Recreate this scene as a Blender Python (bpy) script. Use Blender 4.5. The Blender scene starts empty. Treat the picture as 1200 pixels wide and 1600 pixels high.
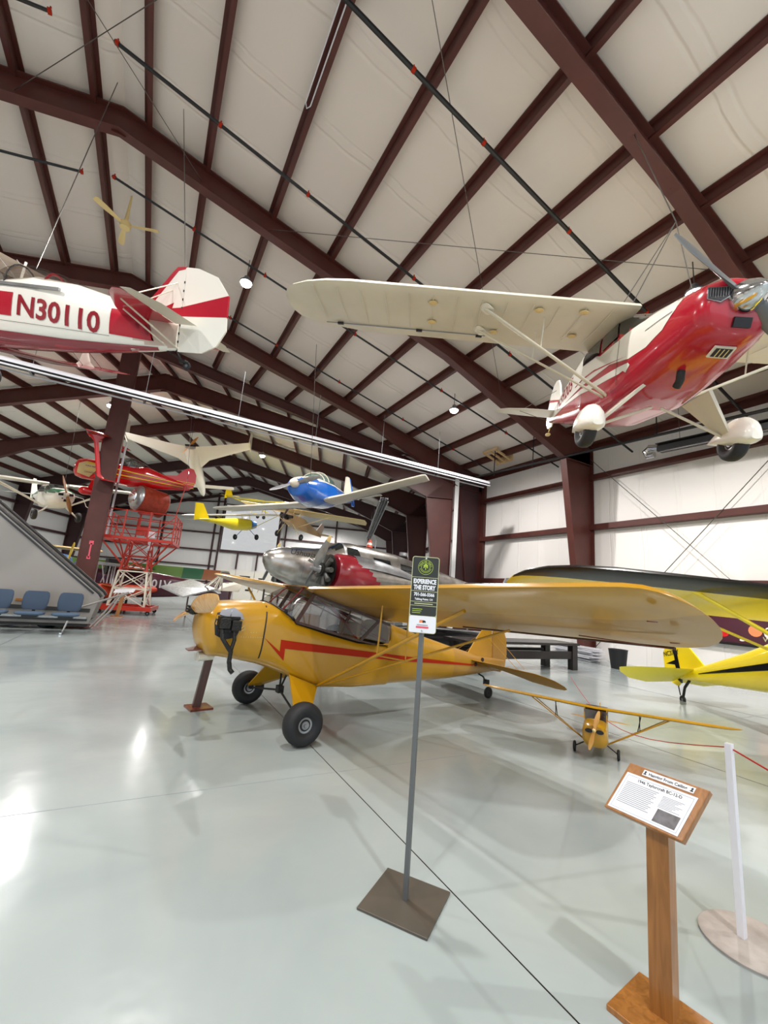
import bpy, bmesh, math, random
from mathutils import Vector, Matrix, Euler
random.seed(7)
SC = bpy.context.scene
COL = SC.collection
R_ = math.radians
PI = math.pi

# ------------------------------------------------------------------ camera
YAW, PITCH, ROLL = R_(28.25), R_(11.04), R_(4.68)
CAMP = Vector((0, 0, 1.6))
_f = Vector((math.sin(YAW)*math.cos(PITCH), math.cos(YAW)*math.cos(PITCH), math.sin(PITCH)))
_r = Vector((math.cos(YAW), -math.sin(YAW), 0))
_u = _r.cross(_f)
_r2 = _r*math.cos(ROLL) + _u*math.sin(ROLL)
_u2 = -_r*math.sin(ROLL) + _u*math.cos(ROLL)
cd = bpy.data.cameras.new('camera')
cd.sensor_fit = 'HORIZONTAL'; cd.sensor_width = 36.0
cd.lens = 36.0*661.47/1200.0
cd.clip_start = 0.05; cd.clip_end = 400
cam = bpy.data.objects.new('camera', cd); COL.objects.link(cam)
cam.matrix_world = Matrix(((_r2.x, _u2.x, -_f.x, CAMP.x), (_r2.y, _u2.y, -_f.y, CAMP.y), (_r2.z, _u2.z, -_f.z, CAMP.z), (0, 0, 0, 1)))
SC.camera = cam

# ------------------------------------------------------------------ world, exposure
w = bpy.data.worlds.new('world'); SC.world = w; w.use_nodes = True
w.node_tree.nodes['Background'].inputs[0].default_value = (0.86, 0.93, 1.0, 1)
w.node_tree.nodes['Background'].inputs[1].default_value = 1.4
SC.view_settings.view_transform = 'Standard'; SC.view_settings.look = 'None'
SC.view_settings.gamma = 1.0; SC.view_settings.use_curve_mapping = False
SC.view_settings.exposure = 0.02
SC.cycles.use_denoising = True
SC.cycles.max_bounces = 8; SC.cycles.diffuse_bounces = 4; SC.cycles.glossy_bounces = 4
SC.cycles.transparent_max_bounces = 12
SC.cycles.sample_clamp_indirect = 6.0
SC.cycles.caustics_reflective = False; SC.cycles.caustics_refractive = False
LAMP_W = 1450.0          # watts of each high-bay lamp

# ------------------------------------------------------------------ materials
def lin(c):
    return tuple((x/12.92 if x <= .04045 else ((x+.055)/1.055)**2.4) for x in c)
def hexc(h):
    return lin(tuple(int(h[i:i+2], 16)/255 for i in (0, 2, 4)))
def mat(name, h, rough=.5, metal=0., coat=0., spec=.5, noise=None, bump=None, emit=None, alpha=None, trans=None):
    m = bpy.data.materials.new(name); m.use_nodes = True
    nt = m.node_tree; b = nt.nodes['Principled BSDF']
    c = hexc(h)+(1,)
    b.inputs['Base Color'].default_value = c
    b.inputs['Roughness'].default_value = rough
    b.inputs['Metallic'].default_value = metal
    b.inputs['Coat Weight'].default_value = coat
    b.inputs['Coat Roughness'].default_value = .08
    b.inputs['Specular IOR Level'].default_value = spec
    if noise:   # (scale, hex2, contrast) colour variation
        tc = nt.nodes.new('ShaderNodeTexCoord'); n = nt.nodes.new('ShaderNodeTexNoise')
        n.inputs['Scale'].default_value = noise[0]; n.inputs['Detail'].default_value = 4
        nt.links.new(tc.outputs['Object'], n.inputs['Vector'])
        r = nt.nodes.new('ShaderNodeValToRGB')
        r.color_ramp.elements[0].position = .35; r.color_ramp.elements[0].color = c
        r.color_ramp.elements[1].position = .7; r.color_ramp.elements[1].color = hexc(noise[1])+(1,)
        nt.links.new(n.outputs['Fac'], r.inputs[0]); nt.links.new(r.outputs[0], b.inputs['Base Color'])
    if bump:
        tc = nt.nodes.new('ShaderNodeTexCoord'); n = nt.nodes.new('ShaderNodeTexNoise')
        n.inputs['Scale'].default_value = bump[0]
        nt.links.new(tc.outputs['Object'], n.inputs['Vector'])
        bp = nt.nodes.new('ShaderNodeBump'); bp.inputs['Strength'].default_value = bump[1]; bp.inputs['Distance'].default_value = bump[2]
        nt.links.new(n.outputs['Fac'], bp.inputs['Height']); nt.links.new(bp.outputs[0], b.inputs['Normal'])
    if emit:
        b.inputs['Emission Color'].default_value = hexc(emit[0])+(1,); b.inputs['Emission Strength'].default_value = emit[1]
    if alpha is not None:
        b.inputs['Alpha'].default_value = alpha
    return m
def glassmat(name, h, fac=.2, rough=.05):
    m = bpy.data.materials.new(name); m.use_nodes = True; nt = m.node_tree
    nt.nodes.remove(nt.nodes['Principled BSDF'])
    o = nt.nodes['Material Output']; t = nt.nodes.new('ShaderNodeBsdfTransparent'); g = nt.nodes.new('ShaderNodeBsdfGlossy')
    t.inputs[0].default_value = hexc(h)+(1,); g.inputs['Roughness'].default_value = rough
    mx = nt.nodes.new('ShaderNodeMixShader'); mx.inputs[0].default_value = fac
    nt.links.new(t.outputs[0], mx.inputs[1]); nt.links.new(g.outputs[0], mx.inputs[2]); nt.links.new(mx.outputs[0], o.inputs[0])
    return m
def woodmat(name, h1, h2, scale=6, rough=.4):
    m = bpy.data.materials.new(name); m.use_nodes = True; nt = m.node_tree; b = nt.nodes['Principled BSDF']
    tc = nt.nodes.new('ShaderNodeTexCoord'); mp = nt.nodes.new('ShaderNodeMapping'); mp.inputs['Scale'].default_value = (scale*4, scale*4, scale*.35)
    n = nt.nodes.new('ShaderNodeTexNoise'); n.inputs['Scale'].default_value = 1.5; n.inputs['Detail'].default_value = 6; n.inputs['Distortion'].default_value = 1.2
    r = nt.nodes.new('ShaderNodeValToRGB')
    r.color_ramp.elements[0].position = .3; r.color_ramp.elements[0].color = hexc(h1)+(1,)
    r.color_ramp.elements[1].position = .7; r.color_ramp.elements[1].color = hexc(h2)+(1,)
    nt.links.new(tc.outputs['Object'], mp.inputs[0]); nt.links.new(mp.outputs[0], n.inputs['Vector'])
    nt.links.new(n.outputs['Fac'], r.inputs[0]); nt.links.new(r.outputs[0], b.inputs['Base Color'])
    b.inputs['Roughness'].default_value = rough; b.inputs['Coat Weight'].default_value = .3
    return m

def floor_material():
    m = bpy.data.materials.new('epoxy_floor'); m.use_nodes = True; nt = m.node_tree; b = nt.nodes['Principled BSDF']
    g = nt.nodes.new('ShaderNodeNewGeometry')
    n = nt.nodes.new('ShaderNodeTexNoise'); n.inputs['Scale'].default_value = .8; n.inputs['Detail'].default_value = 5; n.inputs['Distortion'].default_value = .6
    nt.links.new(g.outputs['Position'], n.inputs['Vector'])
    r = nt.nodes.new('ShaderNodeValToRGB')
    r.color_ramp.elements[0].position = .3; r.color_ramp.elements[0].color = hexc('99a4a5')+(1,)
    r.color_ramp.elements[1].position = .7; r.color_ramp.elements[1].color = hexc('a8b1b0')+(1,)
    nt.links.new(n.outputs['Fac'], r.inputs[0])
    # scattered dark specks
    v = nt.nodes.new('ShaderNodeTexVoronoi'); v.inputs['Scale'].default_value = 2.3; v.inputs['Randomness'].default_value = 1
    nt.links.new(g.outputs['Position'], v.inputs['Vector'])
    lt = nt.nodes.new('ShaderNodeMath'); lt.operation = 'LESS_THAN'; lt.inputs[1].default_value = .012
    nt.links.new(v.outputs['Distance'], lt.inputs[0])
    mx = nt.nodes.new('ShaderNodeMix'); mx.data_type = 'RGBA'
    nt.links.new(lt.outputs[0], mx.inputs[0]); nt.links.new(r.outputs[0], mx.inputs[6]); mx.inputs[7].default_value = hexc('77756c')+(1,)
    nt.links.new(mx.outputs[2], b.inputs['Base Color'])
    n2 = nt.nodes.new('ShaderNodeTexNoise'); n2.inputs['Scale'].default_value = 1.7; n2.inputs['Detail'].default_value = 3
    nt.links.new(g.outputs['Position'], n2.inputs['Vector'])
    mr = nt.nodes.new('ShaderNodeMapRange'); mr.inputs[3].default_value = .13; mr.inputs[4].default_value = .26
    nt.links.new(n2.outputs['Fac'], mr.inputs[0]); nt.links.new(mr.outputs[0], b.inputs['Roughness'])
    bp = nt.nodes.new('ShaderNodeBump'); bp.inputs['Strength'].default_value = .12; bp.inputs['Distance'].default_value = .02
    n3 = nt.nodes.new('ShaderNodeTexNoise'); n3.inputs['Scale'].default_value = 5
    nt.links.new(g.outputs['Position'], n3.inputs['Vector']); nt.links.new(n3.outputs['Fac'], bp.inputs['Height']); nt.links.new(bp.outputs[0], b.inputs['Normal'])
    b.inputs['Coat Weight'].default_value = .25; b.inputs['Coat Roughness'].default_value = .1
    return m

def blanket_material(name, h, direction, period, ridge=.02):
    """white vinyl insulation blanket: seams and soft creases at a regular spacing along `direction`"""
    m = bpy.data.materials.new(name); m.use_nodes = True; nt = m.node_tree; b = nt.nodes['Principled BSDF']
    g = nt.nodes.new('ShaderNodeNewGeometry')
    d = nt.nodes.new('ShaderNodeVectorMath'); d.operation = 'DOT_PRODUCT'; d.inputs[1].default_value = direction
    nt.links.new(g.outputs['Position'], d.inputs[0])
    nz = nt.nodes.new('ShaderNodeTexNoise'); nz.inputs['Scale'].default_value = .7
    nt.links.new(g.outputs['Position'], nz.inputs['Vector'])
    ma = nt.nodes.new('ShaderNodeMath'); ma.operation = 'MULTIPLY_ADD'; ma.inputs[1].default_value = .22
    nt.links.new(nz.outputs['Fac'], ma.inputs[0]); nt.links.new(d.outputs['Value'], ma.inputs[2])
    dv = nt.nodes.new('ShaderNodeMath'); dv.operation = 'DIVIDE'; dv.inputs[1].default_value = period
    nt.links.new(ma.outputs[0], dv.inputs[0])
    fr = nt.nodes.new('ShaderNodeMath'); fr.operation = 'FRACT'; nt.links.new(dv.outputs[0], fr.inputs[0])
    r = nt.nodes.new('ShaderNodeValToRGB'); r.color_ramp.interpolation = 'EASE'
    el = r.color_ramp.elements
    el[0].position = 0; el[0].color = (.5, .5, .5, 1); el[1].position = 1; el[1].color = (.5, .5, .5, 1)
    for p, v in ((.40, .5), (.43, .15), (.46, .75), (.54, .8), (.57, .2), (.61, .5)):
        e = el.new(p); e.color = (v, v, v, 1)
    nt.links.new(fr.outputs[0], r.inputs[0])
    n2 = nt.nodes.new('ShaderNodeTexNoise'); n2.inputs['Scale'].default_value = 9; n2.inputs['Detail'].default_value = 4
    nt.links.new(g.outputs['Position'], n2.inputs['Vector'])
    ad = nt.nodes.new('ShaderNodeMath'); ad.operation = 'MULTIPLY_ADD'; ad.inputs[1].default_value = .12
    nt.links.new(n2.outputs['Fac'], ad.inputs[0]); nt.links.new(r.outputs[0], ad.inputs[2])
    bp = nt.nodes.new('ShaderNodeBump'); bp.inputs['Strength'].default_value = .55; bp.inputs['Distance'].default_value = ridge*2
    nt.links.new(ad.outputs[0], bp.inputs['Height']); nt.links.new(bp.outputs[0], b.inputs['Normal'])
    b.inputs['Base Color'].default_value = hexc(h)+(1,); b.inputs['Roughness'].default_value = .55
    return m

M = {}
M['steel'] = mat('maroon_painted_steel', '4d2722', .42, spec=.4, noise=(2.2, '562c26'))
M['steel2'] = mat('brown_red_painted_steel', '4e2b27', .45, spec=.4)
M['steeld'] = mat('dark_maroon_steel', '3c2024', .5)
M['black'] = mat('black_pipe', '0d0d0e', .4)
M['rubber'] = mat('tyre_rubber', '1c1d20', .65, bump=(60, .2, .01))
M['grey'] = mat('grey_metal', '8c8f92', .35, .8)
M['galv'] = mat('galvanised_sheet', 'b9bcbd', .35, .7, noise=(14, '9b9ea0'))
M['chrome'] = mat('polished_metal', 'd8dadc', .12, 1.)
M['alu'] = mat('bare_aluminium', 'c0beba', .28, .95, noise=(3, '9d968c'), bump=(5, .15, .01))
M['alud'] = mat('dull_aluminium', 'a5a6a8', .4, .8, noise=(5, '8d8f92'))
M['cub'] = mat('ochre_yellow_fabric', 'b8880f', .3, coat=.35, noise=(3, 'ae7f0c'))
M['cubw'] = mat('ochre_wing_fabric', 'a97c26', .35, coat=.4, noise=(1.5, '9d711c'))
M['cubm'] = mat('matt_ochre_fabric', 'a3761c', .7, spec=.2)
M['yel'] = mat('bright_yellow', 'f2d80c', .3, coat=.5)
M['yel2'] = mat('lemon_yellow_fabric', 'f0dd2a', .4, coat=.2)
M['red'] = mat('crimson_paint', 'b0122a', .22, coat=.6)
M['redd'] = mat('wine_red_paint', '8e1526', .25, coat=.6)
M['red2'] = mat('scarlet_paint', 'd8141c', .2, coat=.7)
M['stripe'] = mat('red_stripe_paint', 'a42404', .55, coat=.0, spec=.2)
M['beacon'] = mat('oxide_red_paint', 'b22a18', .4)
M['beacond'] = mat('weathered_red_drum', 'a03a22', .5, noise=(8, '7d2a1b'))
M['white'] = mat('white_paint', 'ece9df', .3, coat=.5)
M['offw'] = mat('ivory_fabric', 'dcd6c6', .45, coat=.2, noise=(1.2, 'd0cab9'))
M['cream'] = mat('cream_fabric', 'dfc68a', .5)
M['tan'] = mat('tan_fabric', 'c3a074', .5)
M['pinkf'] = mat('unpainted_fabric', 'c9b5a8', .55)
M['blue'] = mat('bright_blue_paint', '1666c8', .2, coat=.7)
M['blue2'] = mat('dull_blue_paint', '3a6ea8', .35, coat=.2)
M['blue3'] = mat('lavender_blue_paint', '7c8cd0', .35, coat=.3)
M['green'] = mat('dark_green_paint', '1e6a4c', .3, coat=.5)
M['green2'] = mat('mid_green_fabric', '4f9a6a', .5)
M['green3'] = mat('light_green_fabric', 'a8d870', .5)
M['orange'] = mat('orange_fabric', 'f08f5c', .5)
M['orange2'] = mat('deep_orange_paint', 'd3492a', .4)
M['maroon'] = mat('maroon_paint', '4a1a2c', .3, coat=.5)
M['engine'] = mat('black_engine_metal', '22211f', .5, .3, bump=(40, .6, .02))
M['enggrey'] = mat('engine_grey', '5a5a58', .5, .5)
M['glass'] = glassmat('clear_acrylic', 'dedbd8', .08)
M['glassd'] = mat('dark_window_glass', '1b1f20', .08, coat=.5)
M['glassg'] = mat('greenish_canopy_glass', '59706c', .08, coat=.6)
M['black2'] = mat('gloss_black_paint', '08080a', .25, coat=.15, spec=.3)
M['seatf'] = mat('blue_seat_fabric', '36465a', .85, bump=(120, .4, .005))
M['seatc'] = mat('blue_seat_cushion', '475a70', .8)
M['ramp'] = mat('warm_grey_panel', '8a8580', .32, coat=.35, bump=(3, .1, .01))
M['rampt'] = mat('dark_rubber_trim', '2b2b2c', .5)
M['propw'] = woodmat('varnished_propeller_wood', 'c98a3c', 'e2b268', 3, .25)
M['wood'] = woodmat('oak_stained_wood', '6a3d14', 'a0672c', 6, .4)
M['woodo'] = woodmat('golden_oak_wood', '80501f', 'a26c34', 5, .35)
M['woodd'] = woodmat('dark_stained_wood', '33180d', '4a2413', 5, .4)
M['woodr'] = woodmat('red_brown_plywood', '5a2414', '74341c', 5, .35)
M['woodb'] = woodmat('black_stained_timber', '120c0a', '1e1613', 4, .55)
M['woodl'] = woodmat('pale_pine', 'c9a878', 'd9bd90', 5, .5)
M['paper'] = mat('white_paper', 'e6e8ee', .4)
M['ink'] = mat('black_print', '14141a', .5)
M['inkg'] = mat('grey_print', '8b8f99', .6)
M['inkb'] = mat('blue_line_print', '8ea3b0', .5)
M['signd'] = mat('dark_green_black_sign', '23261f', .35)
M['signl'] = mat('lime_print', 'a9c23a', .4)
M['signc'] = mat('pale_olive_border', 'bdbf95', .4)
M['sticker'] = mat('pink_red_sticker', 'e0566a', .5)
M['concrete'] = mat('pale_concrete', 'b7afa9', .8, noise=(12, 'a39a93'))
M['pvc'] = mat('white_plastic', 'd9d9e0', .35)
M['rope'] = mat('red_rope', 'b32a22', .7)
M['wire'] = mat('steel_cable', '5f5c58', .4, .6)
M['bin'] = mat('black_bin_plastic', '121316', .5)
M['post'] = mat('grey_sign_post', '6f7274', .4, .5)
M['plate'] = mat('bronze_grey_plate', '57534c', .42, .3, noise=(5, '615a50'))
M['lens'] = mat('led_lens', 'ffffff', .3, emit=('ffffff', 30))
M['darkint'] = mat('dark_interior', '15100e', .8)
M['photo'] = mat('dark_photo_print', '5e5c62', .3, noise=(22, '2b2427'))

# ------------------------------------------------------------------ helpers
def tag(o, label=None, cat=None, group=None, kind=None):
    if label: o['label'] = label
    if cat: o['category'] = cat
    if group: o['group'] = group
    if kind: o['kind'] = kind
    return o
def thing(name, label, cat, loc=(0, 0, 0), ypr=(0, 0, 0), s=1., group=None):
    o = bpy.data.objects.new(name, None); COL.objects.link(o)
    o.location = loc; o.empty_display_size = .3
    o.rotation_euler = (R_(ypr[2]), R_(-ypr[1]), R_(ypr[0])); o.scale = (s, s, s)
    return tag(o, label, cat, group)
V = Vector
class MB:
    def __init__(s): s.v = []; s.f = []; s.m = []
    def add(s, vs, fs, m=0):
        n = len(s.v); s.v += [tuple(v) for v in vs]
        for f in fs: s.f.append([n+i for i in f]); s.m.append(m)
        return s
    def box(s, c, d, m=0, rot=None):
        x, y, z = d[0]/2, d[1]/2, d[2]/2
        vs = [V(p) for p in ((-x,-y,-z),(x,-y,-z),(x,y,-z),(-x,y,-z),(-x,-y,z),(x,-y,z),(x,y,z),(-x,y,z))]
        if rot is not None: vs = [rot @ v for v in vs]
        vs = [v+V(c) for v in vs]
        return s.add(vs, [(0,3,2,1),(4,5,6,7),(0,1,5,4),(1,2,6,5),(2,3,7,6),(3,0,4,7)], m)
    def bar(s, p, q, w, h=None, m=0, up=(0, 0, 1)):
        h = h or w; p = V(p); q = V(q); d = (q-p)
        if d.length < 1e-6: return s
        d.normalize(); up = V(up)
        if abs(d.dot(up)) > .98: up = V((1, 0, 0))
        a = d.cross(up).normalized()*w/2; b = a.cross(d).normalized()*h/2
        vs = [p-a-b, p+a-b, p+a+b, p-a+b, q-a-b, q+a-b, q+a+b, q-a+b]
        return s.add(vs, [(0,3,2,1),(4,5,6,7),(0,1,5,4),(1,2,6,5),(2,3,7,6),(3,0,4,7)], m)
    def tube(s, pts, r, n=8, m=0, flat=1.):
        pts = [V(p) for p in pts]; rs = r if isinstance(r, (list, tuple)) else [r]*len(pts)
        rings = []; pa = None
        for i, p in enumerate(pts):
            d = (pts[min(i+1, len(pts)-1)]-pts[max(i-1, 0)]).normalized()
            if pa is None:
                up = V((0, 0, 1)) if abs(d.z) < .95 else V((1, 0, 0))
                pa = d.cross(up).normalized()
            else:
                pa = (pa-d*pa.dot(d)).normalized()
            b = d.cross(pa)
            rings.append([p+(pa*math.cos(2*PI*k/n)+b*math.sin(2*PI*k/n)*flat)*rs[i] for k in range(n)])
        return s.loft(rings, m=m)
    def loft(s, rings, m=0, caps=True, closed=True, mf=None):
        n = len(rings[0]); base = len(s.v)
        for rg in rings: s.v += [tuple(p) for p in rg]
        for i in range(len(rings)-1):
            for k in range(n if closed else n-1):
                a = base+i*n+k; b = base+i*n+(k+1) % n
                s.f.append([a, b, b+n, a+n]); s.m.append(mf(i, k) if mf else m)
        if caps and closed:
            s.f.append([base+k for k in range(n)][::-1]); s.m.append(mf(0, -1) if mf else m)
            e = base+(len(rings)-1)*n
            s.f.append([e+k for k in range(n)]); s.m.append(mf(len(rings)-2, -2) if mf else m)
        return s
    def rev(s, prof, p, ax, n=20, m=0, mf=None):
        p = V(p); ax = V(ax).normalized(); up = V((0, 0, 1)) if abs(ax.z) < .95 else V((1, 0, 0))
        a = ax.cross(up).normalized(); b = ax.cross(a)
        rings = [[p+ax*t+(a*math.cos(2*PI*k/n)+b*math.sin(2*PI*k/n))*max(r, 1e-4) for k in range(n)] for t, r in prof]
        return s.loft(rings, m=m, mf=(lambda i, k: mf(i)) if mf else None)
    def prism(s, pts, ext, m=0):
        n = len(pts); ext = V(ext); a = [V(p) for p in pts]
        vs = a+[p+ext for p in a]
        return s.add(vs, [list(range(n))[::-1], list(range(n, 2*n))]+[[i, (i+1) % n, n+(i+1) % n, n+i] for i in range(n)], m)
    def build(s, name, mats, parent=None, smooth=None, bevel=None):
        me = bpy.data.meshes.new(name); me.from_pydata(s.v, [], s.f)
        for mm in (mats if isinstance(mats, (list, tuple)) else [mats]): me.materials.append(M[mm] if isinstance(mm, str) else mm)
        for i, p in enumerate(me.polygons): p.material_index = s.m[i]
        bm = bmesh.new(); bm.from_mesh(me); bmesh.ops.recalc_face_normals(bm, faces=bm.faces[:]); bm.to_mesh(me); bm.free()
        o = bpy.data.objects.new(name, me); COL.objects.link(o)
        if smooth:
            me.polygons.foreach_set('use_smooth', [True]*len(me.polygons)); me.set_sharp_from_angle(angle=R_(smooth))
        if parent: o.parent = parent
        if bevel:
            b = o.modifiers.new('bevel', 'BEVEL'); b.width = bevel; b.segments = 2; b.limit_method = 'ANGLE'
        return o
def one(fn, name, mats, parent=None, **k):
    b = MB(); fn(b); return b.build(name, mats, parent, **k)

# ---- aircraft kit ----
def foil(t, n=9, low=.5):
    us = [(1-math.cos(PI*i/n))/2 for i in range(n+1)]
    yt = lambda u: 5*t*(.2969*math.sqrt(u)-.126*u-.3516*u*u+.2843*u**3-.1036*u**4)
    up = [(u, yt(u)*1.25) for u in us[::-1]]; lo = [(u, -yt(u)*low*1.25) for u in us[1:-1]]
    return up+lo
def wing(name, st, mats, parent, low=.5, mf=None, vertical=False, n=9):
    """st: (xLE, y, zLE, chord, t, drop) drop = TE below LE"""
    rings = []
    for (x, y, z, c, t, dr) in st:
        rg = []
        for (u, h) in foil(t, n, low):
            if vertical: rg.append((x-u*c, y+h*c, z))
            else: rg.append((x-u*c, y, z+h*c-u*dr))
        rings.append(rg)
    b = MB(); b.loft(rings, mf=mf); return b.build(name, mats, parent, smooth=40)
def lerp_st(st, x):
    if x >= st[0][0]: return st[0][1:]
    for a, b in zip(st, st[1:]):
        if x >= b[0]:
            t = (a[0]-x)/(a[0]-b[0]); return [a[i]+(b[i]-a[i])*t for i in range(1, 5)]
    return st[-1][1:]
class Fus:
    """st: (x, half width, z bottom, z top, exponent) nose first (x descending)"""
    def __init__(s, st): s.st = st
    def ring(s, x, n=28):
        hw, zb, zt, e = lerp_st(s.st, x); zc = (zb+zt)/2; hh = (zt-zb)/2; r = []
        for k in range(n):
            a = 2*PI*(k+.5)/n; ca, sa = math.cos(a), math.sin(a)
            r.append((x, hw*math.copysign(abs(ca)**(2/e), ca), zc+hh*math.copysign(abs(sa)**(2/e), sa)))
        return r
    def y(s, x, z):
        hw, zb, zt, e = lerp_st(s.st, x); zc = (zb+zt)/2; hh = max((zt-zb)/2, 1e-3)
        return hw*max(0, 1-min(1, abs((z-zc)/hh))**e)**(1/e)
    def build(s, name, mats, parent, mf=None, dx=.12, n=28, smooth=50):
        xs = set(round(a[0], 4) for a in s.st); x = s.st[0][0]
        while x > s.st[-1][0]: xs.add(round(x, 4)); x -= dx
        xs = sorted(xs, reverse=True); rings = [s.ring(x, n) for x in xs]; b = MB()
        def f(i, k):
            if k < 0: return mf(xs[0] if k == -1 else xs[-1], 0, 0) if mf else 0
            p = [rings[i][k], rings[i][(k+1) % n], rings[i+1][k], rings[i+1][(k+1) % n]]
            return mf(*[sum(q[j] for q in p)/4 for j in range(3)]) if mf else 0
        b.loft(rings, mf=f); return b.build(name, mats, parent, smooth=smooth)
    def wrap(s, bm, side, off):
        for v in bm.verts:
            x, z = v.co.x, v.co.y
            hw, zb, zt, e = lerp_st(s.st, x); zc = (zb+zt)/2; hh = (zt-zb)/2-.001
            z = min(max(z, zc-hh), zc+hh)
            v.co = V((x, side*(s.y(x, z)+off), z))
    def decal(s, name, pts, m, parent, side=1, off=.006, step=.07, label=None):
        bm = bmesh.new(); vs = [bm.verts.new((p[0], p[1], 0)) for p in pts]; bm.faces.new(vs)
        bmesh.ops.triangulate(bm, faces=bm.faces[:])
        return s._fin(bm, name, m, parent, side, off, step, label)
    def _fin(s, bm, name, m, parent, side, off, step, label):
        xs = [v.co.x for v in bm.verts]; zs = [v.co.y for v in bm.verts]
        for lo, hi, ax in ((min(xs), max(xs), 0), (min(zs), max(zs), 1)):
            q = lo+step
            while q < hi:
                co = (q, 0, 0) if ax == 0 else (0, q, 0); no = (1, 0, 0) if ax == 0 else (0, 1, 0)
                bmesh.ops.bisect_plane(bm, geom=bm.verts[:]+bm.edges[:]+bm.faces[:], plane_co=co, plane_no=no); q += step
        s.wrap(bm, side, off)
        me = bpy.data.meshes.new(name); bm.to_mesh(me); bm.free(); me.materials.append(M[m])
        o = bpy.data.objects.new(name, me); COL.objects.link(o); o.parent = parent
        me.polygons.foreach_set('use_smooth', [True]*len(me.polygons))
        if label: o['label'] = label
        return o
    def text(s, name, body, x0, z0, h, m, parent, side=1, off=.007, slope=0., sx=1., font=None, shear=0, bold=0):
        """x0,z0 = left end of the baseline as the reader sees it"""
        me = textmesh(body, h, sx, bold, shear)
        bm = bmesh.new(); bm.from_mesh(me); d = -1 if side > 0 else 1
        for v in bm.verts:
            tx, ty = v.co.x, v.co.y
            v.co = V((x0+d*tx, z0+ty+tx*slope, 0))
        return s._fin(bm, name, m, parent, side, off, .09, None)
def textmesh(body, h, sx=1., bold=0., shear=0., align='LEFT'):
    cu = bpy.data.curves.new('txt', 'FONT'); cu.body = body; cu.size = h*1.38; cu.offset = bold*h; cu.shear = shear; cu.align_x = align; cu.resolution_u = 3
    o = bpy.data.objects.new('txt', cu); COL.objects.link(o)
    bpy.context.view_layer.update()
    me = bpy.data.meshes.new_from_object(o.evaluated_get(bpy.context.evaluated_depsgraph_get()))
    bpy.data.objects.remove(o)
    for v in me.vertices: v.co.x *= sx
    return me
def flattext(name, body, h, origin, right, up, m, parent=None, sx=1., bold=0., shear=0., align='LEFT'):
    me = textmesh(body, h, sx, bold, shear, align); me.name = name
    o_, r_, u_ = V(origin), V(right).normalized(), V(up).normalized()
    for v in me.vertices: v.co = o_+r_*v.co.x+u_*v.co.y
    me.materials.clear(); me.materials.append(M[m])
    o = bpy.data.objects.new(name, me); COL.objects.link(o)
    if parent: o.parent = parent
    return o
def wheel(name, c, r, w, parent, hub='alud', axis=(0, 1, 0), tyre='rubber', hr=.34):
    b = MB(); ax = V(axis).normalized(); c = V(c)
    prof = [(-w*.28, r*hr), (-w*.42, r*(hr+.12)), (-w*.5, r*.68), (-w*.44, r*.86), (-w*.27, r*.965), (0, r), (w*.27, r*.965), (w*.44, r*.86), (w*.5, r*.68), (w*.42, r*(hr+.12)), (w*.28, r*hr)]
    b.rev(prof, c, ax, 28); t = b.build(name, [tyre], parent, smooth=60)
    b = MB(); b.rev([(-w*.34, .001), (-w*.34, r*hr*.55), (-w*.26, r*hr*.6), (-w*.3, r*hr), (-w*.3, r*hr*1.12), (w*.3, r*hr*1.12), (w*.3, r*hr), (w*.26, r*hr*.6), (w*.34, r*hr*.55), (w*.34, .001)], c, ax, 20)
    b.rev([(-w*.45, .001), (-w*.45, r*.1), (w*.45, r*.1), (w*.45, .001)], c, ax, 10)
    b.build('hub_cap', [hub], t, smooth=40)
    return t
def propeller(name, c, L, ang, m, parent, axis=(1, 0, 0), chord=.13, twist=22, tipm=None):
    """two blades, disc normal to axis, ang = angle of a blade from +z toward +y"""
    c = V(c); ax = V(axis).normalized(); yv = V((0, 1, 0)); zv = V((0, 0, 1))
    a = R_(ang); d = zv*math.cos(a)+yv*math.sin(a); d = (d-ax*d.dot(ax)).normalized(); e = ax.cross(d)
    b = MB(); rings = []
    for i in range(25):
        t = -1+2*i/24; at = abs(t)
        ch = chord*(.5+.75*math.sin(PI*min(1, at*1.02)**.9)) if at < .97 else chord*.35
        if at < .08: ch = chord*.55
        th = chord*(.30*(1-at)+.06); tw = R_(twist+35*(1-at))*(1 if t > 0 else -1)
        cd_ = (e*math.cos(tw)+ax*math.sin(tw)); td = (ax*math.cos(tw)-e*math.sin(tw))
        p = c+d*(t*L/2); rings.append([p+cd_*(ch/2*math.cos(q))+td*(th/2*math.sin(q)) for q in [2*PI*k/12 for k in range(12)]])
    mm = [m]+([tipm] if tipm else [])
    b.loft(rings, mf=(lambda i, k: 1 if (i < 2 or i > 21) else 0) if tipm else None)
    return b.build(name, mm, parent, smooth=60)
def glasspanel(name, pts, parent, m='glass', th=.004, n=None):
    a, b_, c = V(pts[0]), V(pts[1]), V(pts[2]); nn = (b_-a).cross(c-a).normalized()*th
    b = MB(); b.prism(pts, nn); return b.build(name, [m], parent)

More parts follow.
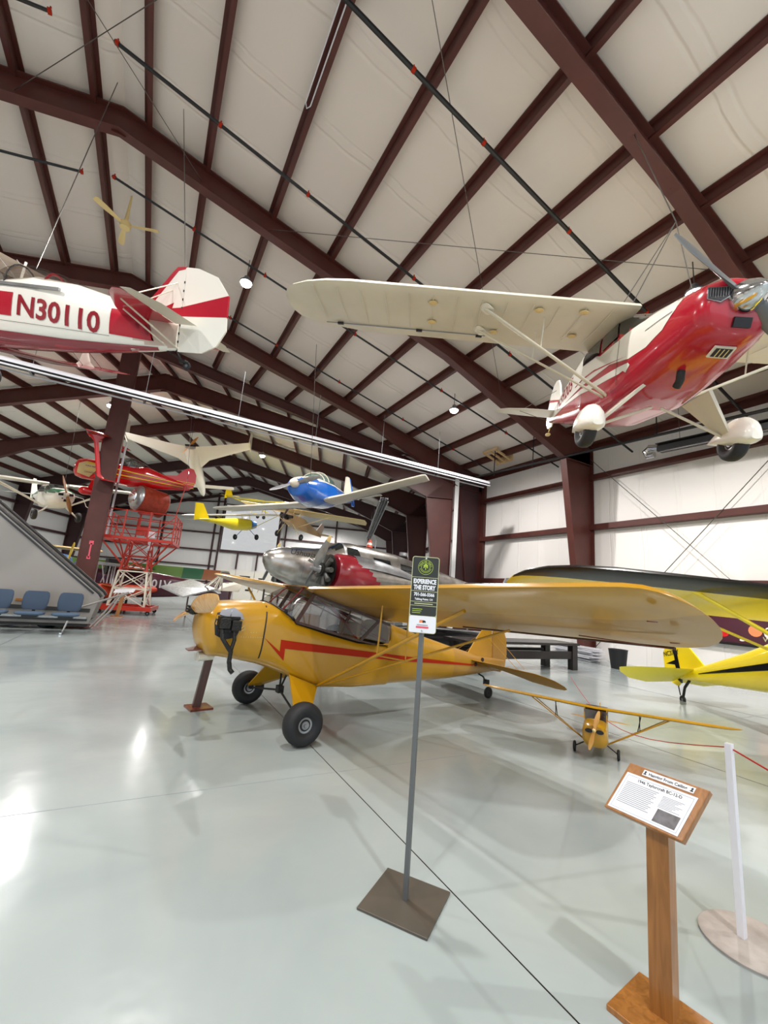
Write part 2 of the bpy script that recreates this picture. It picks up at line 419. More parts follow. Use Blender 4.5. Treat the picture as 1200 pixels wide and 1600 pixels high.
# ================================================================== THE BUILDING
class Fr:   # a portal frame: plan point of the ridge, angle, ceiling height at ridge, half width
    def __init__(s, P, th, zc, hw, t=None): s.P = P; s.c = math.cos(R_(th)); s.s = math.sin(R_(th)); s.zc = zc; s.hw = hw
    def pt(s, a, z, o=0.): return V((s.P[0]+s.c*a+s.s*o, s.P[1]-s.s*a+s.c*o, z))
    def ce(s, a, dz=0.): return s.pt(a, s.zc-.25*abs(a)+dz)
    def at(s, z): return s.pt(0, z)
B1 = [Fr((-2.15, y), 0, 12.05, 16.45) for y in (-9.8, -3.2, 3.3, 10.0, 16.1)]
FD = Fr((-2.2, 19.7), 12, 11.75, 16.0)
G = [Fr(p, 23.4, 11.25, 14.3) for p in ((-.7, 21.7), (1.28, 26.65), (3.96, 33.0), (6.6, 38.6))]
GE = Fr((8.5, 42.9), 23.4, 11.25, 14.3)
ALLF = B1+[FD]+G+[GE]

# floor
b = MB(); b.box((5, 22, -.1), (60, 76, .2))
flo = b.build('floor', [floor_material()]); tag(flo, 'glossy pale grey epoxy floor of the hangar', 'floor', kind='structure')
for x in (-14.6, -10.5, -6.4, -2.32, 1.78, 5.88, 9.98):
    one(lambda b: b.box((x, 15, .0008), (.007, 46, .0012)), 'expansion_joint', 'black', flo)
for y in (-.28, 3.82, 7.92, 12.0, 16.1, 20.2):
    one(lambda b: b.box((0, y, .0006), (28, .004, .0010)), 'expansion_joint', 'inkg', flo)

# ceiling blankets
PS1 = [.5, 1.8, 3.45, 5.1, 6.75, 8.4, 10.05, 11.65, 13.3, 14.9, 16.25]
def ceil_strip(frs, name, m, label, kind='structure'):
    b = MB()
    for sg in (-1, 1):
        for fa, fb in zip(frs, frs[1:]):
            stops = [0]+PS1
            prev = None
            ss = []
            for p, q in zip(stops, stops[1:]):
                for k in range(4): ss.append((p+(q-p)*k/4, -.05*math.sin(PI*k/4)))
            ss.append((stops[-1], 0))
            ra = []; rb = []
            for s_, dz in ss:
                ka = min(s_/16.25*fa.hw, fa.hw); kb = min(s_/16.25*fb.hw, fb.hw)
                ra.append(fa.ce(sg*ka, dz)); rb.append(fb.ce(sg*kb, dz))
            n = len(ra); b.add(ra+rb, [[i, i+1, n+i+1, n+i] for i in range(n-1)])
    o = b.build(name, [m], smooth=60); tag(o, label, 'ceiling', kind=kind); return o
ce1 = ceil_strip(B1+[FD], 'ceiling', blanket_material('roof_blanket', 'dcd3cb', (0, 1, 0), 1.62), 'white vinyl insulated sloping roof lining of the near hall')
dL = (math.sin(R_(23.4)), math.cos(R_(23.4)), 0)
ce2 = ceil_strip([FD]+G+[GE], 'ceiling', blanket_material('far_roof_blanket', 'dcd8d2', dL, .9), 'white insulated sloping roof lining of the far hall')

def purlin(frs, s_, par):
    b = MB()
    sg = 1 if s_ > 0 else -1
    for fa, fb in zip(frs, frs[1:]):
        ka, kb = s_/16.25*fa.hw, s_/16.25*fb.hw
        p, q = fa.ce(ka, -.12), fb.ce(kb, -.12)
        b.bar(p, q, .02, .22)
        off = V((fa.c, -fa.s, -.25*sg))*(.045*sg)
        b.bar(p+off+V((0, 0, -.1)), q+off+V((0, 0, -.1)), .10, .02)
        b.bar(p-off+V((0, 0, .1)), q-off+V((0, 0, .1)), .10, .02)
    return b.build('purlin', ['steel'], par)
for s_ in PS1:
    for sg in (-1, 1):
        purlin(B1+[FD], s_*sg, ce1)
        purlin([FD]+G+[GE], s_*sg, ce2)

# steel frames
def steel(fr, bots, colin, name, label, wf=.26, drop=.2, m='steel', tie=None):
    hw = fr.hw
    b = MB()
    for sg in (-1, 1):
        top = [(s_, fr.zc-.25*s_-drop) for s_ in (0, hw-.1)]
        # web of the rafter
        poly = [(0, bots[0][1])]+[x for x in bots[1:]]
        pts = [(sg*a, z) for a, z in poly]+[(sg*top[1][0], bots[-1][1]), (sg*top[1][0], top[1][1]), (0, top[0][1])]
        b.prism([fr.pt(a, z, -.012) for a, z in pts], fr.pt(0, 0, .012)-fr.pt(0, 0, -.012))
        # flanges
        for (a, z), (a2, z2) in zip(poly, poly[1:]):
            b.bar(fr.pt(sg*a, z), fr.pt(sg*a2, z2), wf, .03)
        b.bar(fr.pt(0, top[0][1]), fr.pt(sg*top[1][0], top[1][1]), wf, .03)
        # column
        a0, z0 = bots[-1]
        ins = colin; out = hw-.12
        pts = [(sg*ins, 0), (sg*out, 0), (sg*out, top[1][1]), (sg*a0, z0)]
        b.prism([fr.pt(a, z, -.012) for a, z in pts], fr.pt(0, 0, .012)-fr.pt(0, 0, -.012))
        b.bar(fr.pt(sg*ins, 0), fr.pt(sg*a0, z0), wf, .03, up=(fr.c, -fr.s, 0))
        b.bar(fr.pt(sg*out, 0), fr.pt(sg*out, top[1][1]), wf, .03, up=(fr.c, -fr.s, 0))
        # stiffener plates
        for a in (bots[1][0], bots[2][0]):
            zb = next(z for aa, z in bots if aa == a); zt = fr.zc-.25*a-drop
            b.bar(fr.pt(sg*a, zb), fr.pt(sg*a, zt), .02, wf*.9, up=(fr.c, -fr.s, 0))
        b.bar(fr.pt(sg*a0, z0), fr.pt(sg*out, z0), wf*.95, .03)
        b.bar(fr.pt(sg*(a0+.02), z0), fr.pt(sg*(a0+.02), top[1][1]+(out-a0)*.25), .02, wf*.9, up=(fr.c, -fr.s, 0))
    b.bar(fr.pt(0, bots[0][1]-.08), fr.pt(0, fr.zc-drop+.05), .03, wf*1.05, up=(fr.c, -fr.s, 0))
    return tag(b.build(name, [m]), label, 'steel frame', kind='structure')
bot1 = [(0, 11.3), (4.94, 10.1), (9.3, 9.1), (14.8, 7.05)]
for i, (fr, lb) in enumerate(zip(B1, ('maroon steel frame behind the viewer', 'maroon steel frame just behind the viewer', 'nearest maroon steel roof beam crossing the top right corner',
                                      'maroon steel roof beam with ridge at top left and column at the right wall', 'deep maroon steel roof beam behind the hanging cream wing tip'))):
    steel(fr, bot1, 15.75, 'trim_%d' % (i+1), lb)
steel(FD, [(0, 11.0), (5, 9.85), (9, 8.95), (14.6, 6.9)], 15.4, 'trim_6', 'steel roof beam resting on the tall ridge column', drop=.2, m='steel2')
bot2 = [(0, 10.28), (5.5, 8.98), (9, 8.1), (12.9, 6.4)]
for i, (fr, lb) in enumerate(zip(G, ('first steel frame of the far hall, behind the long white heater', 'second steel frame of the far hall above the red biplane', 'third steel frame of the far hall', 'fourth steel frame of the far hall nearest the end wall'))):
    steel(fr, bot2, 13.7, 'trim_%d' % (i+7), lb, m=('steel', 'steel2', 'steeld', 'steeld')[i])

# ridge column
b = MB()
cx, cy = -2.02, 19.55
for dx in (-.3, .3): b.box((cx+dx, cy, 5.45), (.04, .45, 10.9))
b.box((cx, cy-.2, 5.45), (.6, .03, 10.9)); b.box((cx, cy+.2, 5.45), (.6, .03, 10.9)); b.box((cx, cy, .02), (.9, .8, .04))
col = b.build('trim_11', ['steel'], bevel=.01); tag(col, 'tall maroon steel column in front of the red beacon tower', 'column', kind='structure')
one(lambda b: (b.box((cx+.02, cy-.222, 2.35), (.05, .006, .55)), b.box((cx+.02, cy-.222, 2.65), (.14, .006, .14)), b.box((cx+.02, cy-.222, 2.08), (.12, .006, .1))), 'sticker', 'sticker', col)

# walls
wm = blanket_material('wall_blanket', 'eae7e4', (0, 1, 0), 1.1, .012)
wm2 = blanket_material('far_wall_blanket', 'e9e8e8', (math.cos(R_(23.4)), -math.sin(R_(23.4)), 0), .6, .01)
wr = one(lambda b: b.box((14.4, 3.15, 3.99), (.2, 25.9, 7.98)), 'wall_right', wm); tag(wr, 'white insulated right wall of the near hall', 'wall', kind='structure')
wl = one(lambda b: b.box((-18.7, 3.15, 3.99), (.2, 25.9, 7.98)), 'wall_left', wm); tag(wl, 'white insulated left wall of the near hall', 'wall', kind='structure')
for z in (2.57, 4.58, 6.49, 7.9):
    for X, par in ((14.17, wr), (-18.47, wl)):
        one(lambda b: (b.box((X, 3.15, z), (.2, 25.7, .03)), b.box((X-.1 if X > 0 else X+.1, 3.15, z+.09), (.02, 25.7, .2))), 'girt', 'steel', par)
one(lambda b: b.box((14.24, 15.9, 3.99), (.18, .12, 7.98)), 'wall_post', 'steel2', wr)
# joint between the two halls, right side
G1 = G[0]
pj = G1.pt(14.3, 0)
b = MB(); b.prism([(14.3, 16.1, 0), (14.5, 16.3, 0), (pj.x+.1, pj.y+.2, 0), (pj.x, pj.y, 0)], (0, 0, 8)); tag(b.build('wall_joint', [M['steeld']]), 'dark steel closure between the two halls', 'wall', kind='structure')
pj2 = FD.pt(-16, 0); pj3 = G1.pt(-14.3, 0)
b = MB(); b.prism([(-18.6, 16.1, 0), (-18.8, 16.3, 0), (pj3.x-.2, pj3.y, 0), (pj3.x, pj3.y, 0)], (0, 0, 8)); tag(b.build('wall_joint_left', [M['offw']]), 'white wall joining the two halls on the left', 'wall', kind='structure')
def wall2(name, a, label, girtsign):
    p, q = G1.pt(a, 0), GE.pt(a, 0); o = (GE.pt(a+.2*girtsign, 0)-GE.pt(a, 0))
    b = MB(); b.prism([p, q, q+o, p+o], (0, 0, 7.7)); wobj = b.build(name, [wm2]); tag(wobj, label, 'wall', kind='structure')
    for z in (1.1, 2.6, 4.4, 5.9, 7.2):
        i_ = -o.normalized()*.1
        one(lambda b: (b.bar(p+i_+V((0, 0, z)), q+i_+V((0, 0, z)), .2, .04), b.bar(p+i_*2+V((0, 0, z+.08)), q+i_*2+V((0, 0, z+.08)), .02, .18)), 'girt', 'steeld', wobj)
    return wobj
w2r = wall2('wall_far_right', 14.3, 'white right wall of the far hall', 1)
w2l = wall2('wall_far_left', -14.3, 'white left wall of the far hall beyond the grey ramp', -1)
# gable end wall with window opening
b = MB()
def gq(a0, a1, z0, z1, z1b=None):
    b.prism([GE.pt(a0, z0), GE.pt(a1, z0), GE.pt(a1, z1 if z1b is None else z1b), GE.pt(a0, z1)], GE.pt(0, 0, .2)-GE.pt(0, 0, 0))
zr = lambda a: 11.25-.25*abs(a)
WA, WB, WZ0, WZ1 = -2.9, 2.5, 4.55, 9.2
gq(-14.3, WA, 0, zr(-14.3), zr(WA)); gq(WB, 14.3, 0, zr(WB), zr(14.3)); gq(WA, WB, 0, WZ0)
b.prism([GE.pt(WA, WZ1), GE.pt(WB, WZ1), GE.pt(WB, zr(WB)), GE.pt(0, zr(0)), GE.pt(WA, zr(WA))], GE.pt(0, 0, .2)-GE.pt(0, 0, 0))
ge = b.build('wall_far', [wm2]); tag(ge, 'white end wall of the far hall with a blown-out window', 'wall', kind='structure')
gb = lambda a0, z0, a1, z1, w_, m='steeld', nm='girt', o=-.12: one(lambda b: b.bar(GE.pt(a0, z0, o), GE.pt(a1, z1, o), w_, .2, up=(GE.s, GE.c, 0)), nm, m, ge)
for z in (1.5, 3.0, 4.5, 6.2, 7.8):
    if z < 4: gb(-14.2, z, WA-.3, z, .12); gb(WB+.3, z, 14.2, z, .12)
    else: gb(-14.2, z, WA-.3, z, .14); gb(WB+.3, z, 14.2, z, .14)
gb(-9.0, 9.0, WA, 9.4, .1); gb(WB, 9.4, 9.0, 9.0, .1)
for a in (-8.5, WA-.75, WA-.15, WB+.15, WB+.75, 8.2, 11.5): gb(a, 0, a, zr(a)-.1, .14, nm='wall_post')
gb(WA, WZ0, WB, WZ0, .25, nm='window_header')
for a in (-1.1, .8): gb(a, 2.9, a, WZ0, .12, nm='wall_post')
gb(-13.9, zr(13.9)-.35, 0, zr(0)-.35, .28, nm='end_rafter'); gb(0, zr(0)-.35, 13.9, zr(13.9)-.35, .28, nm='end_rafter')
w1 = one(lambda b: (b.bar(GE.pt(WA, WZ0+.1), GE.pt(WA, WZ1), .1), b.bar(GE.pt(WB, WZ0+.1), GE.pt(WB, WZ1), .1), b.bar(GE.pt(WA, WZ1), GE.pt(WB, WZ1), .1)), 'window_1', 'steeld')
tag(w1, 'large bright window high in the far end wall', 'window', kind='structure')
glasspanel('pane', [GE.pt(WA, WZ0, .1), GE.pt(WB, WZ0, .1), GE.pt(WB, WZ1, .1), GE.pt(WA, WZ1, .1)], w1)
# folding door panels with lettered white boards under the window
d1 = one(lambda b: [b.prism([GE.pt(a, .02, -.25), GE.pt(a+1.75, .02, -.25), GE.pt(a+1.75, 2.8, -.25), GE.pt(a, 2.8, -.25)], GE.pt(0, 0, .06)-GE.pt(0, 0, 0)) for a in (-2.8, -1.0, .8)], 'door_1', 'white')
tag(d1, 'white panelled hangar door under the far bright window', 'door', kind='structure')
for a, z in ((-2.5, 2.2), (-.6, 2.15), (-.1, 2.15), (1.2, 2.05), (-1.9, 1.0), (0.1, .9), (1.6, 1.3)):
    one(lambda b: b.prism([GE.pt(a, z, -.27), GE.pt(a+.5, z, -.27), GE.pt(a+.5, z+.16, -.27), GE.pt(a, z+.16, -.27)], GE.pt(0, 0, .01)-GE.pt(0, 0, 0)), 'door_window', 'ink', d1)

# banner on right wall
bn = one(lambda b: b.box((14.22, 4.3, 1.55), (.03, 4.9, .95)), 'wall_banner', 'maroon'); tag(bn, 'dark red printed banner low on the right wall behind the yellow tailplane', 'banner')
one(lambda b: b.box((14.17, 4.3, 1.06), (.08, 5.1, .07)), 'bottom_rail', 'black', bn)
random.seed(3)
for (y, z, w_, h_, m) in ((6.35, 1.38, .14, .18, 'white'), (6.3, 1.22, .22, .08, 'white'), (6.05, 1.3, .3, .16, 'red2'), (5.3, 1.45, .3, .3, 'orange'), (4.95, 1.42, .35, .34, 'white'), (4.8, 1.36, .1, .2, 'ink'), (5.0, 1.5, .12, .06, 'ink'), (4.55, 1.45, .3, .3, 'inkg'), (5.6, 1.18, .12, .06, 'white')):
    one(lambda b: b.rev([(0, .001), (0, .5), (.006, .5), (.006, .001)], (0, 0, 0), (-1, 0, 0), 14), 'print_patch', m, bn)
    o = COL.objects[-1]; o.location = (14.205, y, z); o.scale = (1, w_, h_)
flattext('lettering', 'WARD', .12, (14.2, 5.15, 1.2), (0, -1, 0), (0, 0, 1), 'signc', bn, bold=.02)

# wall cross-bracing cables
for i, (p, q) in enumerate((((14.05, 9.9, 7.3), (14.05, 3.4, .3)), ((14.05, 3.4, 7.3), (14.05, 9.9, .3)))):
    tag(one(lambda b: b.tube([p, q], .012, 6), 'bracing_cable', 'wire'), ('steel bracing cable on right wall falling toward the viewer', 'steel bracing cable on right wall rising toward the viewer')[i], 'cable', 'wall bracing cables')
# roof bracing cables
def cable(p, q, label, r=.008, grp='roof and hanging cables'):
    return tag(one(lambda b: b.tube([p, q], r, 5), 'steel_cable', 'wire'), label, 'cable', grp)
F = lambda i, a, dz=-.55: tuple(B1[i].ce(a, dz))
cable(F(3, 3.45), F(2, 11.65), 'thin roof bracing cable running right under the near roof slope')
cable(F(3, 11.65), F(2, 3.45), 'thin roof bracing cable crossing above the cream wing')
cable(F(3, -1.8), F(2, 3.45), 'thin roof bracing cable at top left near the ridge')
cable(F(3, 1.8), F(2, -3.45), 'thin roof bracing cable crossing the ridge at top left')

# lamps
LAMPS = [(1.12, 11.46, 9.95, 1), (8.85, 3.83, 8.15, 1), (9.0, 11.9, 8.55, 1), (-2.97, 24.5, 9.85, 1), (-7.9, 35.5, 8.75, 1), (4.75, 24.3, 8.95, 1),
         (1.1, 3.8, 9.95, 0), (-7.5, 3.8, 9.4, 0), (-7.5, 11.4, 9.4, 0), (1.1, -3.2, 9.95, 0), (8.9, -3.2, 8.3, 0), (-7.5, -3.2, 9.4, 0), (-9.5, 27.5, 8.3, 0), (8.6, 31.5, 9.2, 0), (1.5, 35, 9.6, 0), (13.5, 36.5, 8.3, 0), (-13, 18, 8.3, 0)]
LLAB = ['bright round lamp left of the hanging cream wing', 'bright round lamp beside the hanging aeroplane propeller', 'bright round lamp above the long white heater, right of centre', 'bright round lamp just left of the ridge column',
        'pale lamp under the far left roof above the green-nosed aeroplane', 'small bright lamp right of the white canard aeroplane']
def lamp(i, x, y, z, vis):
    t = thing('high_bay_lamp', LLAB[i] if vis else 'round high bay lamp under the roof beyond the edges of the photo', 'ceiling lamp', (x, y, z), group='round high bay lamps under the roof')
    one(lambda b: b.rev([(0, .17), (.02, .18), (.05, .17), (.09, .09), (.2, .07), (.22, .02)], (0, 0, 0), (0, 0, 1), 20), 'lamp_housing', 'grey', t, smooth=40)
    one(lambda b: b.rev([(-.11, .001), (-.10, .07), (-.06, .13), (-.002, .16), (-.001, .001)], (0, 0, 0), (0, 0, 1), 20), 'lens', 'lens', t)
    one(lambda b: b.tube([(0, 0, .2), (0, 0, .75)], .012, 6), 'suspension_rod', 'wire', t)
    l = bpy.data.lights.new('lamp_light', 'SPOT'); l.spot_size = R_(165); l.spot_blend = .5; l.energy = LAMP_W; l.shadow_soft_size = .12; l.color = (1, .96, .92)
    lo = bpy.data.objects.new('lamp_light', l); COL.objects.link(lo); lo.parent = t; lo.location = (0, 0, -.22)
for i, a in enumerate(LAMPS): lamp(i, *a)

# sprinkler pipes
def pipe(pts, r, label, heads=(), m='black'):
    t = one(lambda b: b.tube(pts, r, 8), 'sprinkler_pipe', m); tag(t, label, 'pipe', 'sprinkler pipes under the roof')
    p, q = V(pts[0]), V(pts[-1])
    for k in heads:
        c = p.lerp(q, k)
        one(lambda b: (b.rev([(-.03, .02), (-.03, .05), (.03, .05), (.03, .02)], c, q-p, 8), b.tube([c, c+V((0, 0, .1))], .015, 6)), 'sprinkler_head', 'stripe', t)
    return t
hd = (0.003, .12, .24, .42, .63, .82)
pipe([(-2.1, 8.0, 11.15), (14.0, 8.25, 7.15)], .035, 'black sprinkler pipe falling right between the second and third roof beams', hd)
pipe([(.95, 4.9, 10.6), (14.0, 5.0, 7.35)], .042, 'thick black sprinkler pipe from the top centre down to the hanging cockpit', hd)
pipe([(-2.35, 11.3, 11.25), (14.0, 11.3, 7.3)], .03, 'black sprinkler pipe just beyond the second roof beam', hd)
pipe([(-.6, 14.6, 11.1), (13.6, 14.5, 7.6)], .03, 'black sprinkler pipe in front of the third roof beam', hd)
pipe([(8.0, 1.9, 9.15), (13.9, 1.9, 7.6)], .045, 'black sprinkler pipe in the top right corner', (.2, .5))
pipe([(-3.0, 8.0, 11.0), (-14, 8.0, 8.2)], .03, 'short black sprinkler pipe at the left edge, upper one', (0.003, .3))
pipe([(-2.9, 11.3, 11.0), (-14, 11.3, 8.2)], .03, 'short black sprinkler pipe at the left edge, lower one', (0.003, .3))
mp = pipe([(13.1, -6, 7.0), (13.0, 4.2, 6.96), (12.3, 14.3, 7.16), (14.2, 22.5, 6.95), (20.5, 36.5, 6.7)], .05, 'long black sprinkler main along the top of the right wall', (.2, .5))
for y in (1.5, 6.8, 9.0, 11.3, 13.3):
    x = 13.0-.07*max(0, y-4.2)
    one(lambda b: (b.tube([(x, y, 7.0), (x+.05, y, 8.3)], .02, 6)), 'pipe_hanger', 'black', mp)

tag(one(lambda b: b.tube([(1.32, 4.6, 10.93), (1.32, 6.9, 10.93), (1.27, 6.98, 10.93), (1.22, 6.9, 10.95), (1.22, 4.6, 10.95)], .012, 6), 'conduit', 'pvc'), 'thin white electrical conduit looped along a purlin at the top', 'conduit')

# radiant tube heaters
def heater(name, p, q, label, hang=8, m='pvc', two=True):
    p, q = V(p), V(q); t = thing(name, label, 'heater', p); d = q-p; L = d.length; d.normalize(); sd = d.cross(V((0, 0, 1))).normalized()
    def rf(b):
        for s_ in (-1, 1):
            b.bar(sd*s_*.17+V((0, 0, .05)), d*L+sd*s_*.17+V((0, 0, .05)), .02, .10)
            b.bar(sd*s_*.19+V((0, 0, -.09)), d*L+sd*s_*.19+V((0, 0, -.09)), .05, .035)
            b.bar(sd*s_*.10+V((0, 0, .08)), d*L+sd*s_*.10+V((0, 0, .08)), .16, .015)
    one(rf, 'reflector', m, t)
    one(lambda b: (b.tube([sd*.07, d*L+sd*.07], .05, 10), b.tube([sd*-.07, d*L+sd*-.07], .05, 10)), 'burner_tube', 'black', t)
    for k in range(1, hang):
        c = d*(L*k/hang); one(lambda b: (b.tube([c+V((0, 0, .1)), c+V((0, 0, 1.7))], .008, 5), b.bar(c-sd*.2+V((0, 0, -.1)), c-sd*.2+V((0, 0, .08)), .03, .06), b.bar(c-sd*.2+V((0, 0, -.1)), c+sd*.2+V((0, 0, -.1)), .05, .01)), 'hanger_chain', 'grey', t)
    return t
heater('tube_heater', (-8.5, 13.25, 6.5), (11.9, 13.2, 6.5), 'very long white tube heater slung across the hall under the ridge column')
heater('tube_heater', (9.2, 17.2, 6.0), (15.4, 31.0, 6.0), 'steep tube heater seen end-on behind the blue aeroplane wing', 5, 'grey')
h3 = thing('wall_heater', 'black box heater with a foil elbow hung on the right wall', 'heater', (13.3, 0, 0))
one(lambda b: (b.bar((0, 7.0, 6.72), (0, 1.5, 6.5), .3, .16), b.bar((-.05, 7.0, 6.86), (-.05, 1.5, 6.64), .34, .02)), 'heater_body', 'black', h3)
one(lambda b: b.bar((-.1, 7.0, 6.62), (-.1, 1.5, 6.4), .02, .03), 'reflector', 'chrome', h3)
one(lambda b: b.tube([(0, 7.0, 6.78), (0, 7.3, 6.85), (0, 7.42, 6.75), (0, 7.35, 6.6), (0, 7.15, 6.6)], .1, 10), 'duct_elbow', 'chrome', h3, smooth=50)
one(lambda b: (b.tube([(0, 6.4, 6.8), (0, 6.4, 8)], .008, 5), b.tube([(0, 3.0, 6.7), (0, 3.0, 8)], .008, 5)), 'hanger_chain', 'wire', h3)

# ceiling fan
fan = thing('ceiling_fan', 'white three-bladed ceiling fan at the ridge, upper left', 'ceiling fan', (-1.95, 11.8, 10.45))
one(lambda b: b.rev([(-.1, .03), (-.08, .12), (.05, .14), (.1, .05), (.9, .02)], (0, 0, 0), (0, 0, 1), 14), 'motor_housing', 'cream', fan, smooth=40)
for k in range(3):
    a = R_(100+120*k); d = V((math.cos(a), math.sin(a), 0)); e = V((-math.sin(a), math.cos(a), .25)).normalized()
    one(lambda b: b.loft([[d*r+e*(w_*math.cos(q))+V((0, 0, .008*math.sin(q))) for q in [2*PI*j/8 for j in range(8)]] for r, w_ in ((.1, .03), (.25, .05), (.5, .075), (.78, .08), (.82, .05))]), 'fan_blade', 'cream', fan)

# pale wooden frame under eave
cr = thing('wooden_frame', 'small pale timber frame stuck under the eave above the sprinkler main', 'frame', (12.9, 13.6, 8.2))
for k in range(3): one(lambda b: b.bar((-.55, -.35+.35*k, 0), (.45, -.35+.35*k, -.28), .08, .08), 'slat', 'woodl', cr)
one(lambda b: (b.bar((.35, -.5, -.2), (.35, .5, -.2), .05, .3), b.bar((-.5, -.45, .05), (-.5, .45, .05), .05, .1)), 'cross_board', 'woodl', cr)

# ================================================================== MAIN OCHRE AEROPLANE (local: x forward, y left, ground attitude)
cub = thing('light_aeroplane', 'ochre yellow high-wing light aeroplane with red lightning stripe, standing nose left on the floor', 'aeroplane', (1.57, 5.38, 0), (186.8, 0, 0))
F1 = Fus([(1.0, .20, .98, 1.26, 2.2), (.96, .30, .88, 1.34, 2.4), (.88, .345, .80, 1.375, 3), (.6, .365, .755, 1.40, 3.4), (.33, .375, .70, 1.41, 3.6), (.18, .38, .655, 1.385, 4), (.05, .385, .61, 1.28, 5),
          (-.03, .385, .575, 1.21, 6), (-.45, .385, .43, 1.095, 7), (-.92, .38, .40, .985, 7), (-1.47, .35, .395, .94, 6)])
def cubm(x, y, z):
    hw, zb, zt, e = lerp_st(F1.st, x)
    return 1 if (x < .0 and z > zt-.03) else 0
f1 = F1.build('fuselage', ['cub', 'darkint'], cub, cubm)
F2 = Fus([(-1.42, .355, .395, 1.235, 4.5), (-1.6, .345, .392, 1.20, 4), (-2.1, .29, .385, 1.07, 3.6), (-2.8, .21, .39, .90, 3.2), (-3.5, .125, .42, .74, 3), (-4.1, .06, .455, .66, 3), (-4.3, .025, .47, .63, 2.5)])
def cub2m(x, y, z):
    return 1 if x < -2.9 else 0
f2 = F2.build('rear_fuselage', ['cub', 'cubw'], cub, cub2m)
# engine cowl seams, louvres, cylinder cluster, exhaust
for s_, sd in ((1, 1), (-1, -1)):
    F1.decal('cowl_seam', [(.33, 1.37), (.345, 1.37), (.375, .73), (.36, .73)], 'ink', f1, sd, .004)
    F1.decal('cowl_opening', [(.74, 1.30), (.88, 1.27), (.90, 1.16), (.88, 1.04), (.78, .99), (.66, 1.02), (.62, 1.12), (.66, 1.24)], 'ink', f1, sd, .003)
    for i in range(10):
        F1.decal('rivet', [(.60-.026*i, 1.02), (.607-.026*i, 1.02), (.607-.026*i, 1.027), (.60-.026*i, 1.027)], 'signc', f1, sd, .006)
    for i in range(3):
        F1.decal('rivet', [(.5-.03*i, 1.07), (.507-.03*i, 1.07), (.507-.03*i, 1.077), (.5-.03*i, 1.077)], 'signc', f1, sd, .006)
    F1.decal('engine_baffle', [(.70, 1.33), (.84, 1.30), (.86, 1.25), (.70, 1.22), (.60, 1.21), (.62, 1.27)], 'inkg', f1, sd, .012)
    b = MB()
    for j, (cx_, cz_) in enumerate(((.82, 1.17), (.70, 1.15))):
        for k in range(7): b.rev([(0, .001), (0, .058), (.008, .058), (.008, .001)], (cx_, sd*(.33+.016*k), cz_), (0, sd, -.1), 14)
        b.rev([(0, .04), (.13, .04), (.14, .03), (.14, .001)], (cx_, sd*.33, cz_), (0, sd, -.1), 12)
        b.box((cx_, sd*.455, cz_), (.10, .04, .10))
    b.box((.76, sd*.36, 1.22), (.22, .1, .035)); b.box((.76, sd*.37, 1.09), (.2, .1, .03))
    b.build('engine_cylinders', ['engine'], cub)
    one(lambda b: (b.tube([(.84, sd*.44, 1.11), (.83, sd*.46, 1.02), (.76, sd*.46, .93), (.72, sd*.45, .88), (.72, sd*.44, .78), (.70, sd*.44, .70), (.67, sd*.45, .665)], [.02, .022, .024, .024, .024, .024, .024], 10),
                   b.tube([(.71, sd*.44, 1.1), (.70, sd*.45, 1.0), (.72, sd*.45, .90), (.73, sd*.45, .87)], .02, 10)), 'exhaust_pipe', 'engine', cub, smooth=50)
    one(lambda b: b.tube([(.62, sd*.40, 1.12), (.60, sd*.42, 1.15), (.59, sd*.41, 1.11), (.62, sd*.40, 1.09)], .005, 6), 'spark_lead', 'cream', cub)
    one(lambda b: b.tube([(.755, sd*.38, 1.20), (.755, sd*.40, 1.30)], .004, 6), 'spark_lead', 'chrome', cub)
one(lambda b: b.loft([[(.92+dx, .1*math.cos(q), .80+dz+.05*math.sin(q)) for q in [2*PI*k/14 for k in range(14)]] for dx, dz in ((-.14, -.02), (-.02, -.03), (.02, -.03))]), 'air_scoop', 'offw', cub, smooth=40)
one(lambda b: b.prism([(.93, -.14, .85), (.93, .14, .85), (1.06, .07, .835), (1.06, -.07, .835)], (0, 0, .012)), 'cooling_lip', 'woodr', cub)
one(lambda b: (b.rev([(0, .035), (.05, .06), (.08, .055), (.11, .03), (.12, .001)], (1.0, 0, 1.265), (1, 0, .1), 14), [b.rev([(.10, .011), (.13, .011), (.13, .001)], (1.0+.0, .035*math.cos(a), 1.265+.035*math.sin(a)), (1, 0, .1), 6) for a in [k*PI/3 for k in range(6)]]), 'propeller_hub', 'engine', cub)
propeller('propeller', (1.055, 0, 1.27), 1.72, 78, 'propw', cub, (1, 0, .12), .17, 25)
one(lambda b: (b.tube([(.28, 0, 1.4), (.28, 0, 1.55)], .012, 8), b.rev([(0, .03), (.02, .03), (.02, .001)], (.28, 0, 1.395), (0, 0, 1), 12)), 'fuel_gauge_wire', 'rubber', cub)
# lightning stripe (both sides)
zig = [(.345, 1.035), (.10, .745), (.10, .875), (-.6, .80), (-1.45, .70), (-1.45, .77), (-.6, .885), (.06, .985), (.16, 1.005), (.16, .90)]
zig = [(.345, 1.02), (.085, .765), (.085, .90), (-1.47, .74), (-1.47, .815), (.02, .985), (.145, 1.0), (.145, .87)]
F1.decal('lightning_stripe', zig, 'stripe', f1, 1); F1.decal('lightning_stripe', zig, 'stripe', f1, -1)
for sd in (1, -1):
    F2.decal('stripe_tail', [(-1.43, .818), (-1.43, .74), (-3.3, .585), (-3.6, .575)], 'stripe', f2, sd)
